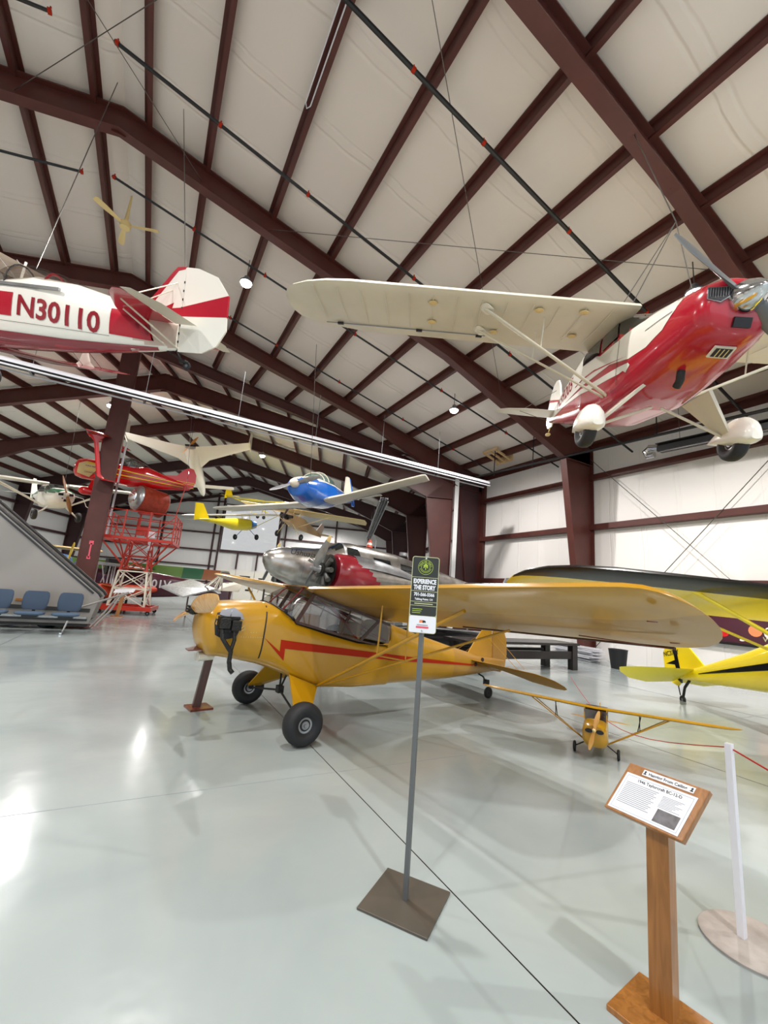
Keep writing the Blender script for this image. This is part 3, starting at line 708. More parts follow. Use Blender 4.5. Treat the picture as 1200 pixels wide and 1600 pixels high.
# cabin: frames, glass, windscreen, interior
zs = lambda x: 1.20+(x+.03)*.235      # sill height falls toward the tail
for sd in (1, -1):
    y = sd*.365
    pl_ = [(-.03, y, 1.20), (-1.42, y, .955), (-1.44, y, 1.2), (-.20, y, 1.56)]
    glasspanel('side_window', [V(p) for p in pl_], cub)
    b = MB()
    b.bar((-.03, y, 1.20), (-.95, y, .99), .02, .03); b.bar((-.95, y, .99), (-1.2, y, .945), .015, .02); b.bar((-.03, y, 1.20), (-.235, y, 1.565), .02, .045); b.bar((-.2, y, 1.55), (-1.42, y, 1.2), .02, .035)
    b.bar((-.66, y, 1.06), (-.78, y, 1.39), .012, .016); b.bar((-.95, y, .99), (-1.22, y, 1.24), .02, .04)
    b.build('window_frame', ['woodd'], cub)
    one(lambda b: b.prism([(-1.2, y, .945), (-1.46, y, .93), (-1.46, y, 1.2), (-1.42, y, 1.2), (-1.48, y, 1.08), (-1.44, y, .99), (-1.33, y, .945)], (0, -sd*.01, 0)), 'window_surround', 'cub', cub)
# windscreen
ring0 = [(.02, .37, 1.235), (.14, .35, 1.32), (.24, .25, 1.385), (.27, .1, 1.405), (.27, -.1, 1.405), (.24, -.25, 1.385), (.14, -.35, 1.32), (.02, -.37, 1.235)]
ring1 = [(-.22, .365, 1.56), (-.16, .33, 1.60), (-.12, .22, 1.625), (-.10, .08, 1.63), (-.10, -.08, 1.63), (-.12, -.22, 1.625), (-.16, -.33, 1.60), (-.22, -.365, 1.56)]
one(lambda b: b.loft([ring0, [tuple((V(p)+V(q))/2+V((.02, 0, .015))) for p, q in zip(ring0, ring1)], ring1], closed=False), 'windscreen', [M['glass']], cub, smooth=70)
one(lambda b: b.tube(ring0, .008, 6), 'windscreen_edge', 'ink', cub)
for sd in (1, -1): one(lambda b: b.tube([(.14, sd*.3, 1.33), (-.13, sd*.25, 1.61)], .01, 6), 'windscreen_tube', 'redd', cub)
one(lambda b: b.prism([(-.1, -.34, 1.63), (-.1, .34, 1.63), (-1.5, .33, 1.245), (-1.5, -.33, 1.245)], (0, 0, -.012)), 'cabin_roof', 'cubw', cub)
one(lambda b: (b.tube([(-.3, .3, 1.5), (-1.35, -.2, 1.0)], .011, 6), b.tube([(-.3, -.3, 1.5), (-1.35, .2, 1.0)], .011, 6), b.tube([(-.5, .32, 1.42), (-.95, .3, 1.0)], .011, 6), b.tube([(-1.0, .3, 1.12), (-1.42, -.25, 1.12)], .011, 6), b.tube([(-1.0, -.3, 1.3), (-1.42, .3, .98)], .011, 6)), 'cabin_tube', 'stripe', cub)
one(lambda b: (b.box((-.38, 0, 1.13), (.06, .5, .3)), b.box((-1.0, 0, 1.05), (.06, .5, .3))), 'seat_back', 'tan', cub, bevel=.02)
one(lambda b: b.box((.08, 0, 1.24), (.03, .6, .2)), 'instrument_panel', 'ink', cub)
# wings
def cubwing(sd, par, mats=('cub', 'cubw')):
    L0, L1, Y0, Y1 = 1.595, 1.75, .33, 4.25
    def zl(y): return L0+(L1-L0)*(y-Y0)/(Y1-Y0)
    st = []
    for y, dx, c, t in ((.33, 0, 1.36, .10), (1.5, 0, 1.36, .10), (3.0, 0, 1.36, .10), (3.72, 0, 1.35, .10), (3.92, .0, 1.29, .10), (4.05, .006, 1.20, .095), (4.14, .03, 1.06, .09), (4.20, .09, .87, .08), (4.24, .18, .65, .07), (4.265, .28, .43, .05), (4.28, .40, .16, .03)):
        st.append((-.12-dx, sd*y, zl(y)-dx*.25, c, t, c*.255))
    mf = lambda i, k: 0 if k < 13 and k >= -2 else 1
    return wing('wing', st, list(mats), par, mf=mf, low=.35)
for sd in (1, -1):
    wg = cubwing(sd, cub)
    zl = lambda y, x: 1.595+.14*(y-.33)/4.22-(-x-.12)*.255-.05*max(0, 1-abs((-x-.12)/1.36-.35)*1.2)
    one(lambda b: b.tube([(-1.18, sd*1.95, zl(1.95, -1.18)-.016), (-1.18, sd*3.9, zl(3.9, -1.18)-.016)], .008, 4), 'aileron_gap', 'woodd', wg)
    one(lambda b: b.tube([(-.95, sd*3.35, zl(3.35, -.95)-.03), (-1.2, sd*3.9, zl(3.9, -1.2)-.02)], .004, 4), 'rib_line', 'woodr', wg)
    for (px, py) in ((-.42, 4.08), (-.92, 4.0)): one(lambda b: b.rev([(0, .001), (0, .05), (.006, .05), (.006, .001)], (0, 0, 0), (0, 0, 1), 12), 'inspection_plate', 'woodr', wg); COL.objects[-1].location = (px, sd*py, zl(py, px)-.03); COL.objects[-1].scale = (.8, .5, 1)
    # struts
    A1, A2 = (-.40, sd*.37, .47), (-.44, sd*.36, .46)
    Wf, Wr = (-.42, sd*2.68, zl(2.68, -.42)-.03), (-1.08, sd*2.62, zl(2.62, -1.08)-.02)
    one(lambda b: b.tube([A1, Wf], .018, 10), 'wing_strut', 'cub', cub, smooth=60)
    one(lambda b: b.tube([A2, Wr], .011, 8), 'wing_strut', 'cub', cub, smooth=60)
    mid = V(A1).lerp(V(Wf), .5); midr = V(A2).lerp(V(Wr), .52)
    q = V(A1).lerp(V(Wf), .36)
    one(lambda b: (b.tube([mid, (mid.x-.02, mid.y, zl(abs(mid.y), mid.x)-.03)], .009, 8), b.tube([mid, midr], .008, 8), b.tube([midr, (midr.x, midr.y, zl(abs(midr.y), midr.x)-.02)], .007, 8)), 'jury_strut', 'cub', cub)
    # landing gear
    one(lambda b: b.loft([[(-.02, sd*.36, .61), (-.40, sd*.36, .46), (-.40, sd*.33, .46), (-.02, sd*.33, .61)], [(.05, sd*.78, .26), (-.12, sd*.78, .25), (-.12, sd*.755, .25), (.05, sd*.755, .26)]]), 'gear_leg', 'cub', cub)
    one(lambda b: b.tube([(0, sd*.72, .24), (0, sd*.84, .215)], .022, 10), 'axle', 'rubber', cub)
    wheel('wheel', (0, sd*.87, .215), .215, .2, cub)
    one(lambda b: (b.tube([(0, sd*.74, .235), (-.08, 0, .36)], .012, 8), b.tube([(-.08, 0, .36), (-.12, sd*.1, .60)], .012, 8)), 'gear_brace', 'rubber', cub)
one(lambda b: b.box((-.08, 0, .37), (.07, .09, .08)), 'shock_cord_box', 'rubber', cub)
# tail
one(lambda b: b.prism([(x, .012, z) for x, z in ((-3.35, .74), (-3.62, 1.06), (-3.78, 1.2), (-3.95, 1.25), (-3.98, .62), (-3.6, .66))], (0, -.024, 0)), 'fin', 'cub', cub, bevel=.008)
one(lambda b: b.prism([(x, .012, z) for x, z in ((-3.99, 1.25), (-4.15, 1.24), (-4.28, 1.15), (-4.36, .98), (-4.38, .72), (-4.33, .5), (-4.22, .42), (-3.99, .46))], (0, -.024, 0)), 'rudder', 'cubw', cub, bevel=.008)
for sd in (1, -1):
    wing('tailplane', [(-3.3, sd*.03, .67, .95, .03, .20), (-3.35, sd*.6, .67, .95, .03, .30), (-3.4, sd*1.05, .66, .88, .03, .30), (-3.46, sd*1.24, .65, .76, .03, .27), (-3.55, sd*1.35, .62, .56, .03, .2), (-3.68, sd*1.40, .58, .28, .02, .1)], ['cubm'], cub)
    one(lambda b: (b.tube([(-3.75, 0, 1.1), (-3.7, sd*.75, .62)], .004, 5), b.tube([(-3.95, 0, 1.15), (-3.95, sd*.7, .6)], .004, 5), b.tube([(-3.9, 0, .46), (-3.8, sd*.7, .6)], .004, 5)), 'tail_wire', 'cub', cub)
    for (px, pz) in ((-3.42, .60), (-3.62, .66)): one(lambda b: b.rev([(0, .001), (0, .035), (.008, .035), (.008, .001)], (px, sd*(F2.y(px, pz)), pz), (0, sd, 0), 12), 'tail_plug', 'ink', f2)
one(lambda b: (b.tube([(-3.6, 0, .44), (-3.78, 0, .36), (-3.88, 0, .22)], [.012, .014, .014], 8), b.box((-3.86, 0, .27), (.06, .09, .08))), 'tail_spring', 'rubber', cub)
wheel('tail_wheel', (-3.92, 0, .095), .095, .055, cub, 'engine')

# wooden propeller-end prop stand
st = thing('nose_stand', 'dark wooden prop stand holding up the nose of the ochre aeroplane', 'stand', (.85, 6.13, 0))
one(lambda b: b.bar((-.03, .0, .02), (.06, .0, .80), .095, .095, up=(1, 0, 0)), 'post', 'woodd', st)
b = MB(); b.box((0, 0, .012), (.28, .28, .024), rot=Matrix.Rotation(R_(12), 3, 'Z')); b.build('base_plate', ['woodr'], st)

# ================================================================== QUARTER SCALE MODEL
mo = thing('model_aeroplane', 'small yellow radio-control scale model aeroplane parked facing the camera under the big wing', 'model aeroplane', (4.80, 3.36, 0), (212, 6, 0))
FM = Fus([(.30, .10, .16, .34, 2.5), (.26, .125, .12, .36, 3), (.1, .13, .10, .38, 4), (.0, .13, .10, .40, 4), (-.3, .12, .10, .42, 4), (-.7, .08, .14, .36, 3), (-1.15, .02, .2, .28, 3)])
fm = FM.build('fuselage', ['cub'], mo, dx=.05)
for sd in (1, -1):
    wing('wing', [(.06, 0, .50, .38, .11, .03), (.06, sd*1.1, .53, .38, .11, .03), (.03, sd*1.25, .535, .33, .1, .03), (-.04, sd*1.34, .54, .22, .08, .02), (-.12, sd*1.37, .54, .08, .05, .01)], ['cub'], mo)
    wing('tailplane', [(-.9, 0, .29, .22, .03, 0), (-.92, sd*.25, .29, .19, .03, 0), (-.97, sd*.36, .29, .08, .03, 0)], ['cub'], mo)
    one(lambda b: (b.rev([(.33, .001), (.33, 1), (.345, 1), (.345, .001)], (0, 0, 0), (1, 0, 0), 16)), 'cowl_inlet', 'ink', mo); o = COL.objects[-1]; o.scale = (1, .038, .022); o.location = (-.034, sd*.055, .285)
    wheel('wheel', (0, sd*.225, .055), .058, .03, mo, 'rubber')
    one(lambda b: (b.tube([(.03, sd*.1, .14), (0, sd*.22, .06)], .006, 6), b.tube([(-.12, sd*.1, .12), (0, sd*.22, .06)], .006, 6)), 'gear_leg', 'engine', mo)
    one(lambda b: (b.tube([(-.08, sd*.12, .13), (0, sd*.72, .505)], .008, 6), b.tube([(-.12, sd*.12, .13), (-.2, sd*.72, .50)], .006, 6)), 'wing_strut', 'cub', mo)
    one(lambda b: (b.tube([(-.04, sd*.44, .33), (-.02, sd*.44, .50)], .005, 5), b.tube([(-.05, sd*.42, .33), (-.14, sd*.46, .50)], .005, 5)), 'jury_strut', 'ink', mo)
one(lambda b: b.prism([(.06, -.12, .37), (.06, .12, .37), (-.28, .12, .4), (-.28, -.12, .4)], (0, 0, .11)), 'cabin', [glassmat('tinted_cabin', '8d8070', .2)], mo)
one(lambda b: (b.tube([(.06, .115, .37), (.05, .115, .5)], .007, 6), b.tube([(.06, -.115, .37), (.05, -.115, .5)], .007, 6)), 'cabin_post', 'cub', mo)
one(lambda b: b.prism([(-.95, .005, .26), (-1.02, .005, .5), (-1.14, .005, .5), (-1.24, .005, .38), (-1.2, .005, .2)], (0, -.01, 0)), 'fin', 'cub', mo)
propeller('propeller', (.34, 0, .30), .42, 14, 'propw', mo, (1, 0, 0), .05)
one(lambda b: b.rev([(0, .02), (.03, .018), (.05, .001)], (.33, 0, .3), (1, 0, 0), 10), 'propeller_hub', 'cream', mo)
wheel('tail_wheel', (-1.12, 0, .145), .02, .015, mo, 'rubber')

# ================================================================== HANGING RED AND CREAM HIGH WING (top right)
tc = thing('hanging_aeroplane', 'crimson and cream high-wing aeroplane with wheel spats hanging under the roof at the right', 'aeroplane', (4.197, 1.417, 4.419), (-122.82, -11.89, -2.45), .861)
FT = Fus([(-.03, .18, -.20, .14, 2), (-.06, .30, -.30, .21, 2.2), (-.12, .38, -.36, .25, 2.3), (-.3, .43, -.44, .29, 2.4), (-.7, .49, -.56, .33, 2.6), (-1.1, .53, -.66, .36, 2.9), (-1.35, .55, -.70, .44, 3.2), (-1.75, .56, -.74, .60, 4.5), (-2.9, .54, -.74, .60, 5.5), (-3.3, .49, -.68, .54, 6), (-4.5, .33, -.44, .40, 6), (-5.8, .13, -.14, .24, 5), (-6.5, .03, .0, .14, 3)])
def tcm(x, y, z):
    if -1.78 < x < -1.12 and z > .16+(-1.12-x)*.05: return 2
    if x < -2.95 and z > .28-(-2.95-x)*.03: return 1
    if x > -1.12 and z > .24: return 1
    return 0
ft = FT.build('fuselage', ['red', 'white', 'glassd'], tc, tcm, dx=.09, n=36)
for sd in (1, -1):
    FT.decal('white_flash', [(-.42, .27), (-.46, .05), (-.62, -.12), (-.9, -.22), (-1.25, -.24), (-1.8, -.14), (-2.6, -.14), (-4.5, -.06), (-6.4, .03), (-6.4, .12), (-4.5, .38), (-3.3, .51), (-3.05, .42), (-2.2, .13), (-1.6, .13), (-1.1, .2), (-.7, .3)], 'white', ft, sd, .005, .08)
    FT.decal('white_curl', [(-1.32, -.40), (-1.22, -.33), (-1.26, -.29), (-1.5, -.27), (-2.4, -.22), (-4.4, -.06), (-6.2, .02), (-6.2, -.0), (-4.3, -.12), (-2.5, -.31), (-1.7, -.36), (-1.5, -.37), (-1.38, -.36)], 'white', ft, sd, .005, .08)
    FT.decal('red_pinstripe', [(-1.3, -.19), (-2.4, -.02), (-3.4, .0), (-3.4, -.02), (-2.4, -.05)], 'red', ft, sd, .008, .08)
    FT.decal('side_window', [(-1.62, .20), (-1.75, .50), (-2.20, .50), (-2.15, .17)], 'glassd', ft, sd, .012, .08)
    FT.decal('side_window', [(-2.23, .17), (-2.28, .50), (-2.75, .47), (-3.0, .36), (-2.95, .22)], 'glassd', ft, sd, .012, .08)
    FT.decal('door_line', [(-1.55, -.5), (-1.56, -.5), (-1.56, .12), (-1.55, .12)], 'ink', ft, sd, .01)
    FT.decal('cowl_line', [(-.5, .05), (-.5, .04), (-.95, -.0), (-.95, .01)], 'ink', ft, sd, .01)
    FT.text('registration', 'N39205', -5.25 if sd < 0 else -3.4, .02 if sd < 0 else .04, .26, 'red', ft, sd, .010, sx=1.35, bold=.02, slope=.012 if sd < 0 else -.012)
    # wings
    def tcz(y, x): return .50+.018*(y-.45)-(-x-1.32)*.02
    st = [(-1.32, sd*y, .50+.018*(y-.45), c, t, .04) for y, c, t in ((.42, 1.58, .115), (1.5, 1.6, .115), (3, 1.6, .115), (4.4, 1.6, .115))]
    st += [(-1.32-dx, sd*y, .57, c, t, .02) for y, dx, c, t in ((4.75, .02, 1.52, .11), (5.05, .09, 1.36, .10), (5.28, .2, 1.12, .09), (5.42, .36, .82, .07), (5.49, .56, .42, .05), (5.5, .7, .15, .03))]
    wg = wing('wing', st, ['offw'], tc, low=.4)
    zz = lambda y, x: .50+.018*(y-.45)-.04*((-x-1.32)/1.6)
    one(lambda b: b.tube([(-2.58, sd*2.3, zz(2.3, -2.58)-.035), (-2.62, sd*5.0, zz(5.0, -2.6)-.03)], .009, 4), 'aileron_gap', 'inkg', wg)
    for y in (2.4, 3.4, 4.75): one(lambda b: b.box((-2.6, sd*y, zz(y, -2.6)-.04), (.05, .1, .03)), 'hinge', 'ink', wg)
    for k in range(13):
        y = .75+k*.35; one(lambda b: b.tube([(-1.42, sd*y, zz(y, -1.4)-.052), (-1.9, sd*y, zz(y, -1.9)-.070), (-2.5, sd*y, zz(y, -2.5)-.046)], .006, 4), 'rib_tape', 'offw', wg)
    for (x, y) in ((-1.55, 1.7), (-1.6, 3.2), (-2.2, 3.2), (-2.25, 1.0), (-1.5, 1.1), (-2.35, 2.2)): one(lambda b: b.rev([(0, .001), (0, .065), (.012, .06), (.02, .001)], (x, sd*y, zz(y, x)-.06), (0, 0, -1), 12), 'inspection_cover', 'cream', wg)
    A, Bf, Br = (-1.9, sd*.5, -.56), (-1.62, sd*2.45, zz(2.45, -1.6)-.07), (-2.35, sd*2.45, zz(2.45, -2.3)-.06)
    b = MB(); b.tube([A, Bf], .035, 10, flat=.6); b.build('wing_strut', ['offw'], tc, smooth=60)
    b = MB(); b.tube([(-2.0, sd*.5, -.56), Br], .028, 10, flat=.6); b.build('wing_strut', ['offw'], tc, smooth=60)
    for (s0, s1) in ((A, Bf), ((-2.0, sd*.5, -.56), Br)):
        mq = V(s0).lerp(V(s1), .55); one(lambda b: b.tube([mq, (mq.x, mq.y, zz(abs(mq.y), mq.x)-.06)], .012, 6), 'jury_strut', 'offw', tc)
        one(lambda b: b.loft([[V(s1)+V((.13*math.cos(q)-.04*i, .07*math.sin(q)-sd*.07*i, .02-.03*i)) for q in [2*PI*k/12 for k in range(12)]] for i in range(2)]), 'strut_fairing', 'white', wg, smooth=50)
    # gear
    b = MB(); b.loft([[(-1.05, sd*.42, -.62), (-1.62, sd*.42, -.68), (-1.62, sd*.40, -.7), (-1.05, sd*.38, -.64)], [(-1.27, sd*.90, -1.17), (-1.40, sd*.90, -1.17), (-1.40, sd*.88, -1.19), (-1.27, sd*.88, -1.19)]]); b.build('gear_leg', ['offw'], tc)
    b = MB(); b.tube([(-1.5, sd*.06, -.78), (-1.36, sd*.88, -1.16)], .02, 8); b.build('gear_strut', ['offw'], tc)
    wheel('wheel', (-1.35, sd*.95, -1.22), .23, .17, tc)
    b = MB(); rings = []
    for i in range(13):
        x = -.96-.92*i/12; t = i/12; h = math.sin(PI*min(1, (t*.96+.04)**.62))
        rings.append([(x, sd*.95+.165*h*math.cos(q), -1.17+.02*t+(.28*h*math.sin(q) if math.sin(q) > 0 else .09*h*math.sin(q))) for q in [2*PI*k/16 for k in range(16)]])
    b.loft(rings); b.build('wheel_spat', ['white'], tc, smooth=60)
    wing('tailplane', [(-5.62, sd*.05, .12, .82, .04, .0), (-5.68, sd*.8, .12, .74, .04, 0), (-5.8, sd*1.2, .12, .56, .04, 0), (-5.98, sd*1.42, .12, .3, .04, 0), (-6.1, sd*1.46, .12, .1, .03, 0)], ['white'], tc)
    one(lambda b: (b.tube([(-6.1, sd*.9, .13), (-6.15, 0, .75)], .006, 5), b.tube([(-5.9, sd*.9, .1), (-6.1, 0, -.08)], .006, 5)), 'tail_wire', 'wire', tc)
one(lambda b: b.prism([(x, .02, z) for x, z in ((-5.5, .2), (-5.8, .55), (-5.95, .85), (-6.08, .98), (-6.22, 1.0), (-6.2, .1))], (0, -.04, 0)), 'fin', 'white', tc, bevel=.01)
one(lambda b: b.prism([(x, .02, z) for x, z in ((-6.23, 1.0), (-6.42, .93), (-6.6, .7), (-6.72, .35), (-6.7, 0), (-6.55, -.14), (-6.3, -.12), (-6.23, .0))], (0, -.04, 0)), 'rudder', 'white', tc, bevel=.01)
one(lambda b: (b.prism([(x, -.024, z) for x, z in ((-5.7, .36), (-6.66, .56), (-6.64, .62), (-5.78, .42))], (0, .048, 0))), 'fin_stripe', 'red', tc)
one(lambda b: (b.tube([(-6.3, 0, .0), (-6.5, 0, -.22)], .015, 6), b.loft([[(-6.38-.3*i/6, .06*math.sin(PI*(i+.4)/7)*math.cos(q), -.28+.045*math.sin(PI*(i+.4)/7)*math.sin(q)) for q in [2*PI*k/10 for k in range(10)]] for i in range(7)])), 'tail_wheel_fairing', 'cream', tc)
# nose
one(lambda b: b.rev([(-.10, .17), (-.06, .175), (.05, .155), (.15, .11), (.22, .06), (.26, .001)], (0, 0, 0), (1, 0, 0), 24), 'spinner', 'chrome', tc, smooth=70)
propeller('propeller', (-.02, 0, 0), 1.95, -52, 'post', tc, (1, 0, 0), .17, 24, None)
one(lambda b: b.box((-.16, 0, 0), (.1, .3, .3)), 'cowl_nose_plate', 'redd', tc, bevel=.05)
for sd in (1, -1):
    g = thing('air_inlet_grille', None, None, (-.058, sd*.245, .02)); g.parent = tc; g.rotation_euler = (0, R_(-6), R_(sd*20)); g.scale = (1, .85, .8)
    one(lambda b: b.prism([(0, -.12, .11), (0, .12, .1), (0, .13, -.03), (0, -.04*sd-.02, -.11), (0, -.12, -.05)], (.02, 0, 0)), 'grille_frame', 'chrome', g)
    one(lambda b: b.prism([(.02, -.105, .095), (.02, .105, .085), (.02, .112, -.02), (.02, -.04*sd-.015, -.09), (.02, -.105, -.04)], (.006, 0, 0)), 'grille_opening', 'ink', g)
    for k in range(8):
        yy = -.09+.026*k; one(lambda b: b.bar((.028, yy, .09), (.028, yy, -.05 if abs(yy) < .06 else -.03), .007, .008), 'grille_slat', 'chrome', g)
one(lambda b: b.box((-.045, 0, -.25), (.05, .17, .10), rot=Matrix.Rotation(R_(12), 3, 'Y')), 'intake', 'ink', tc)
cb = thing('carburettor_intake', None, None, (-.30, 0, -.46)); cb.parent = tc; cb.rotation_euler = (0, R_(62), 0)
one(lambda b: (b.box((0, 0, 0), (.02, .22, .15)), ), 'intake_frame', 'offw', cb)
one(lambda b: b.box((.012, 0, 0), (.01, .17, .11)), 'intake_mesh', 'ink', cb)
for k in range(3): one(lambda b: b.box((.018, -.045+.045*k, 0), (.004, .01, .1)), 'intake_bar', 'cream', cb)
one(lambda b: b.tube([(-.72, -.16, -.52), (-.72, -.16, -.66), (-.78, -.16, -.72)], .045, 12), 'exhaust_stub', 'engine', tc, smooth=50)
# suspension wires
tcm_ = Matrix.Translation((4.197, 1.417, 4.419)) @ Euler((R_(-2.45), R_(11.89), R_(-122.82))).to_matrix().to_4x4() @ Matrix.Scale(.861, 4)
hk = V((8.0, 3.15, 8.2))
for i, p in enumerate(((-1.6, -.45, .6), (-1.6, .45, .6), (-2.8, -.4, .58))):
    cable(tuple(tcm_ @ V(p)), tuple(V((5.3, 2.45, 6.7))), 'suspension wire of the crimson aeroplane at its %s' % ('near windscreen corner', 'far windscreen corner', 'rear cabin')[i], .006)
cable((5.3, 2.45, 6.7), (5.9, 3.3, 9.6), 'main suspension wire of the crimson aeroplane up to the roof beam', .008)

# ================================================================== HANGING BIPLANE, red and white (top left); origin at tail post bottom
n3 = thing('hanging_biplane', 'white and crimson biplane with large red registration hanging at the upper left', 'aeroplane', (-.143, 6.493, 4.842), (146.22, 6.0, -14.94), 1.0)
FN = Fus([(4.6, .20, -.15, .35, 2.2), (4.4, .33, -.22, .48, 2.5), (3.9, .37, -.26, .56, 3), (3.2, .37, -.28, .60, 3.2), (2.9, .37, -.28, .64, 3), (2.2, .35, -.25, .78, 2.6), (1.6, .31, -.21, .74, 2.4), (.9, .22, -.13, .60, 2.5), (.3, .11, -.05, .45, 2.6), (0, .05, 0, .38, 2.4)])
def n3m(x, y, z):
    zb = -.28+.06*(3-x) if x < 3 else -.28
    if z < zb+.05: return 1
    if x < .62 and z > .02: return 2
    return 0
fn = FN.build('fuselage', ['white', 'red', 'pinkf'], n3, n3m, dx=.08)
for sd in (1, -1):
    FN.decal('red_panel', [(4.5, .10), (4.5, .42), (2.36, .43), (2.36, .10)], 'red', fn, sd)
    FN.decal('red_arrow', [(.92, .06), (.92, .42), (.42, .42), (.66, .26), (.30, .06)], 'red', fn, sd)
    FN.decal('belly_band', [(4.5, -.27), (4.5, -.10), (3.0, -.12), (1.6, -.10), (.9, -.06), (.25, -.01), (.25, -.045), (.9, -.125), (1.6, -.205), (2.2, -.245), (3.0, -.275)], 'redd', fn, sd, .012, .06)
    FN.decal('fabric_seam', [(3.0, .02), (3.0, .025), (.92, .035), (.92, .03)], 'ink', fn, sd)
    FN.text('registration', 'N30110', 2.29 if sd > 0 else 1.0, .135 if sd > 0 else .10, .285, 'redd', fn, sd, bold=.035, slope=-.07 if sd > 0 else .07, sx=.96)
    wing('lower_wing', [(3.95, sd*.3, -.24, .95, .10, .03), (3.6, sd*1.3, -.20, .93, .10, .03), (3.3, sd*2.0, -.10, .88, .09, .03), (3.1, sd*2.25, -.06, .6, .08, .02), (2.9, sd*2.35, -.05, .2, .05, 0)], ['redd', 'red'], n3)
    wing('tailplane', [(.85, sd*.06, .36, .80, .04, 0), (.62, sd*.5, .36, .58, .04, 0), (.30, sd*1.0, .36, .30, .04, 0), (.12, sd*1.16, .36, .12, .03, 0)], ['red'], n3)
    wing('elevator', [(.04, sd*.06, .36, .34, .03, 0), (.02, sd*.8, .36, .30, .03, 0), (-.02, sd*1.2, .36, .14, .03, 0)], ['offw'], n3)
    one(lambda b: (b.tube([(.25, sd*.85, .35), (-.02, 0, .02)], .012, 6), b.tube([(.5, sd*.5, .34), (.1, 0, .0)], .012, 6), b.tube([(.25, sd*.85, .37), (.1, 0, .95)], .009, 6), b.tube([(.5, sd*.45, .37), (.15, 0, .85)], .009, 6)), 'tail_strut', 'offw', n3)
    b = MB(); b.loft([[(3.05+(w_*math.cos(q)), sd*1.7+.02*math.sin(q), z) for q in [2*PI*k/12 for k in range(12)]] for z, w_ in ((-.16, .26), (-.05, .13), (.1, .07), (.9, .07), (1.1, .13), (1.2, .24))]); b.build('interplane_strut', ['white'], n3, smooth=60)
    one(lambda b: (b.tube([(3.4, sd*.36, -.1), (3.3, sd*1.65, 1.18)], .007, 5), b.tube([(3.0, sd*1.65, -.15), (3.4, sd*.3, 1.15)], .007, 5), b.tube([(2.8, sd*1.9, -.15), (3.1, sd*.3, 1.15)], .007, 5)), 'flying_wire', 'chrome', n3)
    one(lambda b: (b.tube([(3.7, sd*.25, .5), (3.6, sd*.45, 1.18)], .02, 6), b.tube([(3.0, sd*.25, .6), (3.1, sd*.45, 1.18)], .02, 6)), 'cabane_strut', 'white', n3)
    one(lambda b: b.tube([(3.9, sd*.3, -.2), (4.0, sd*.75, -.62)], .03, 8), 'gear_leg', 'white', n3)
    wheel('wheel', (4.0, sd*.8, -.66), .19, .12, n3)
wing('upper_wing', [(4.2, y, 1.2, c, .1, .02) if abs(y) < 3 else (4.0, y, 1.2, c, .06, 0) for y, c in ((-3.2, .35), (-2.95, .8), (-1.5, .95), (0, .95), (1.5, .95), (2.95, .8), (3.2, .35))], ['offw'], n3)
# fin and rudder with red panels
def plate(name, pts, m, par, y=0, th=.03): return one(lambda b: b.prism([(x, y+th/2, z) for x, z in pts], (0, -th, 0)), name, m, par)
plate('fin', [(.62, .46), (.16, 1.08), (.10, 1.15), (-.02, 1.17), (0, .30)], 'white', n3)
plate('fin_edge', [(.64, .47), (.19, 1.08), (.12, 1.16), (-.02, 1.18), (-.0, 1.14), (.10, 1.11), (.55, .47)], 'red', n3, th=.036)
plate('rudder', [(-.02, 1.17), (-.2, 1.17), (-.5, 1.08), (-.68, .86), (-.72, .35), (-.60, .12), (-.38, 0), (-.02, -.02)], 'white', n3)
plate('rudder_stripe', [(.38, .52), (.12, .66), (.14, .58), (.02, .60), (-.70, .84), (-.71, .54), (-.0, .48), (.36, .46)], 'red', n3, th=.038)
one(lambda b: [b.box((-.01, 0, .12+.12*k), (.015, .04, .03)) for k in range(8)], 'hinge_line', 'ink', n3)
one(lambda b: b.loft([[(x, .26*w_*math.cos(q), .58+h*math.sin(q)) for q in [PI*k/12 for k in range(13)]] for x, w_, h in ((3.05, .5, .06), (2.95, .85, .20), (2.75, 1, .33), (2.4, 1, .37), (2.0, .9, .31), (1.7, .7, .22), (1.45, .4, .14))], closed=False), 'canopy', [M['glass']], n3, smooth=60)
one(lambda b: b.tube([(2.62, .27*math.cos(q), .58+.36*math.sin(q)) for q in [PI*k/12 for k in range(13)]], .012, 6), 'canopy_bow', 'engine', n3)
one(lambda b: b.tube([(2.05, .2*math.cos(q), .58+.28*math.sin(q)) for q in [PI*k/12 for k in range(13)]], .02, 6), 'headrest_bow', 'redd', n3)
one(lambda b: b.box((2.2, .33, .55), (1.1, .04, .04)), 'canopy_rail', 'alud', n3)
one(lambda b: (b.tube([(.0, 0, .0), (-.1, 0, -.16)], .015, 6), b.tube([(.15, 0, -.02), (-.12, 0, -.14)], .012, 6), b.box((-.12, 0, -.15), (.1, .08, .05))), 'tail_spring', 'engine', n3)
wheel('tail_wheel', (-.18, 0, -.2), .06, .035, n3)
one(lambda b: b.rev([(0, .14), (.2, .1), (.32, .001)], (4.62, 0, .1), (1, 0, 0), 16), 'spinner', 'red', n3)
cable((-.2, 6.4, 5.9), (-.9, 8.6, 11.2), 'suspension wire rising from the tail of the white and crimson biplane')
cable((-2.2, 7.6, 6.0), (-2.1, 8.8, 11.2), 'suspension wire rising from the cockpit of the white and crimson biplane')

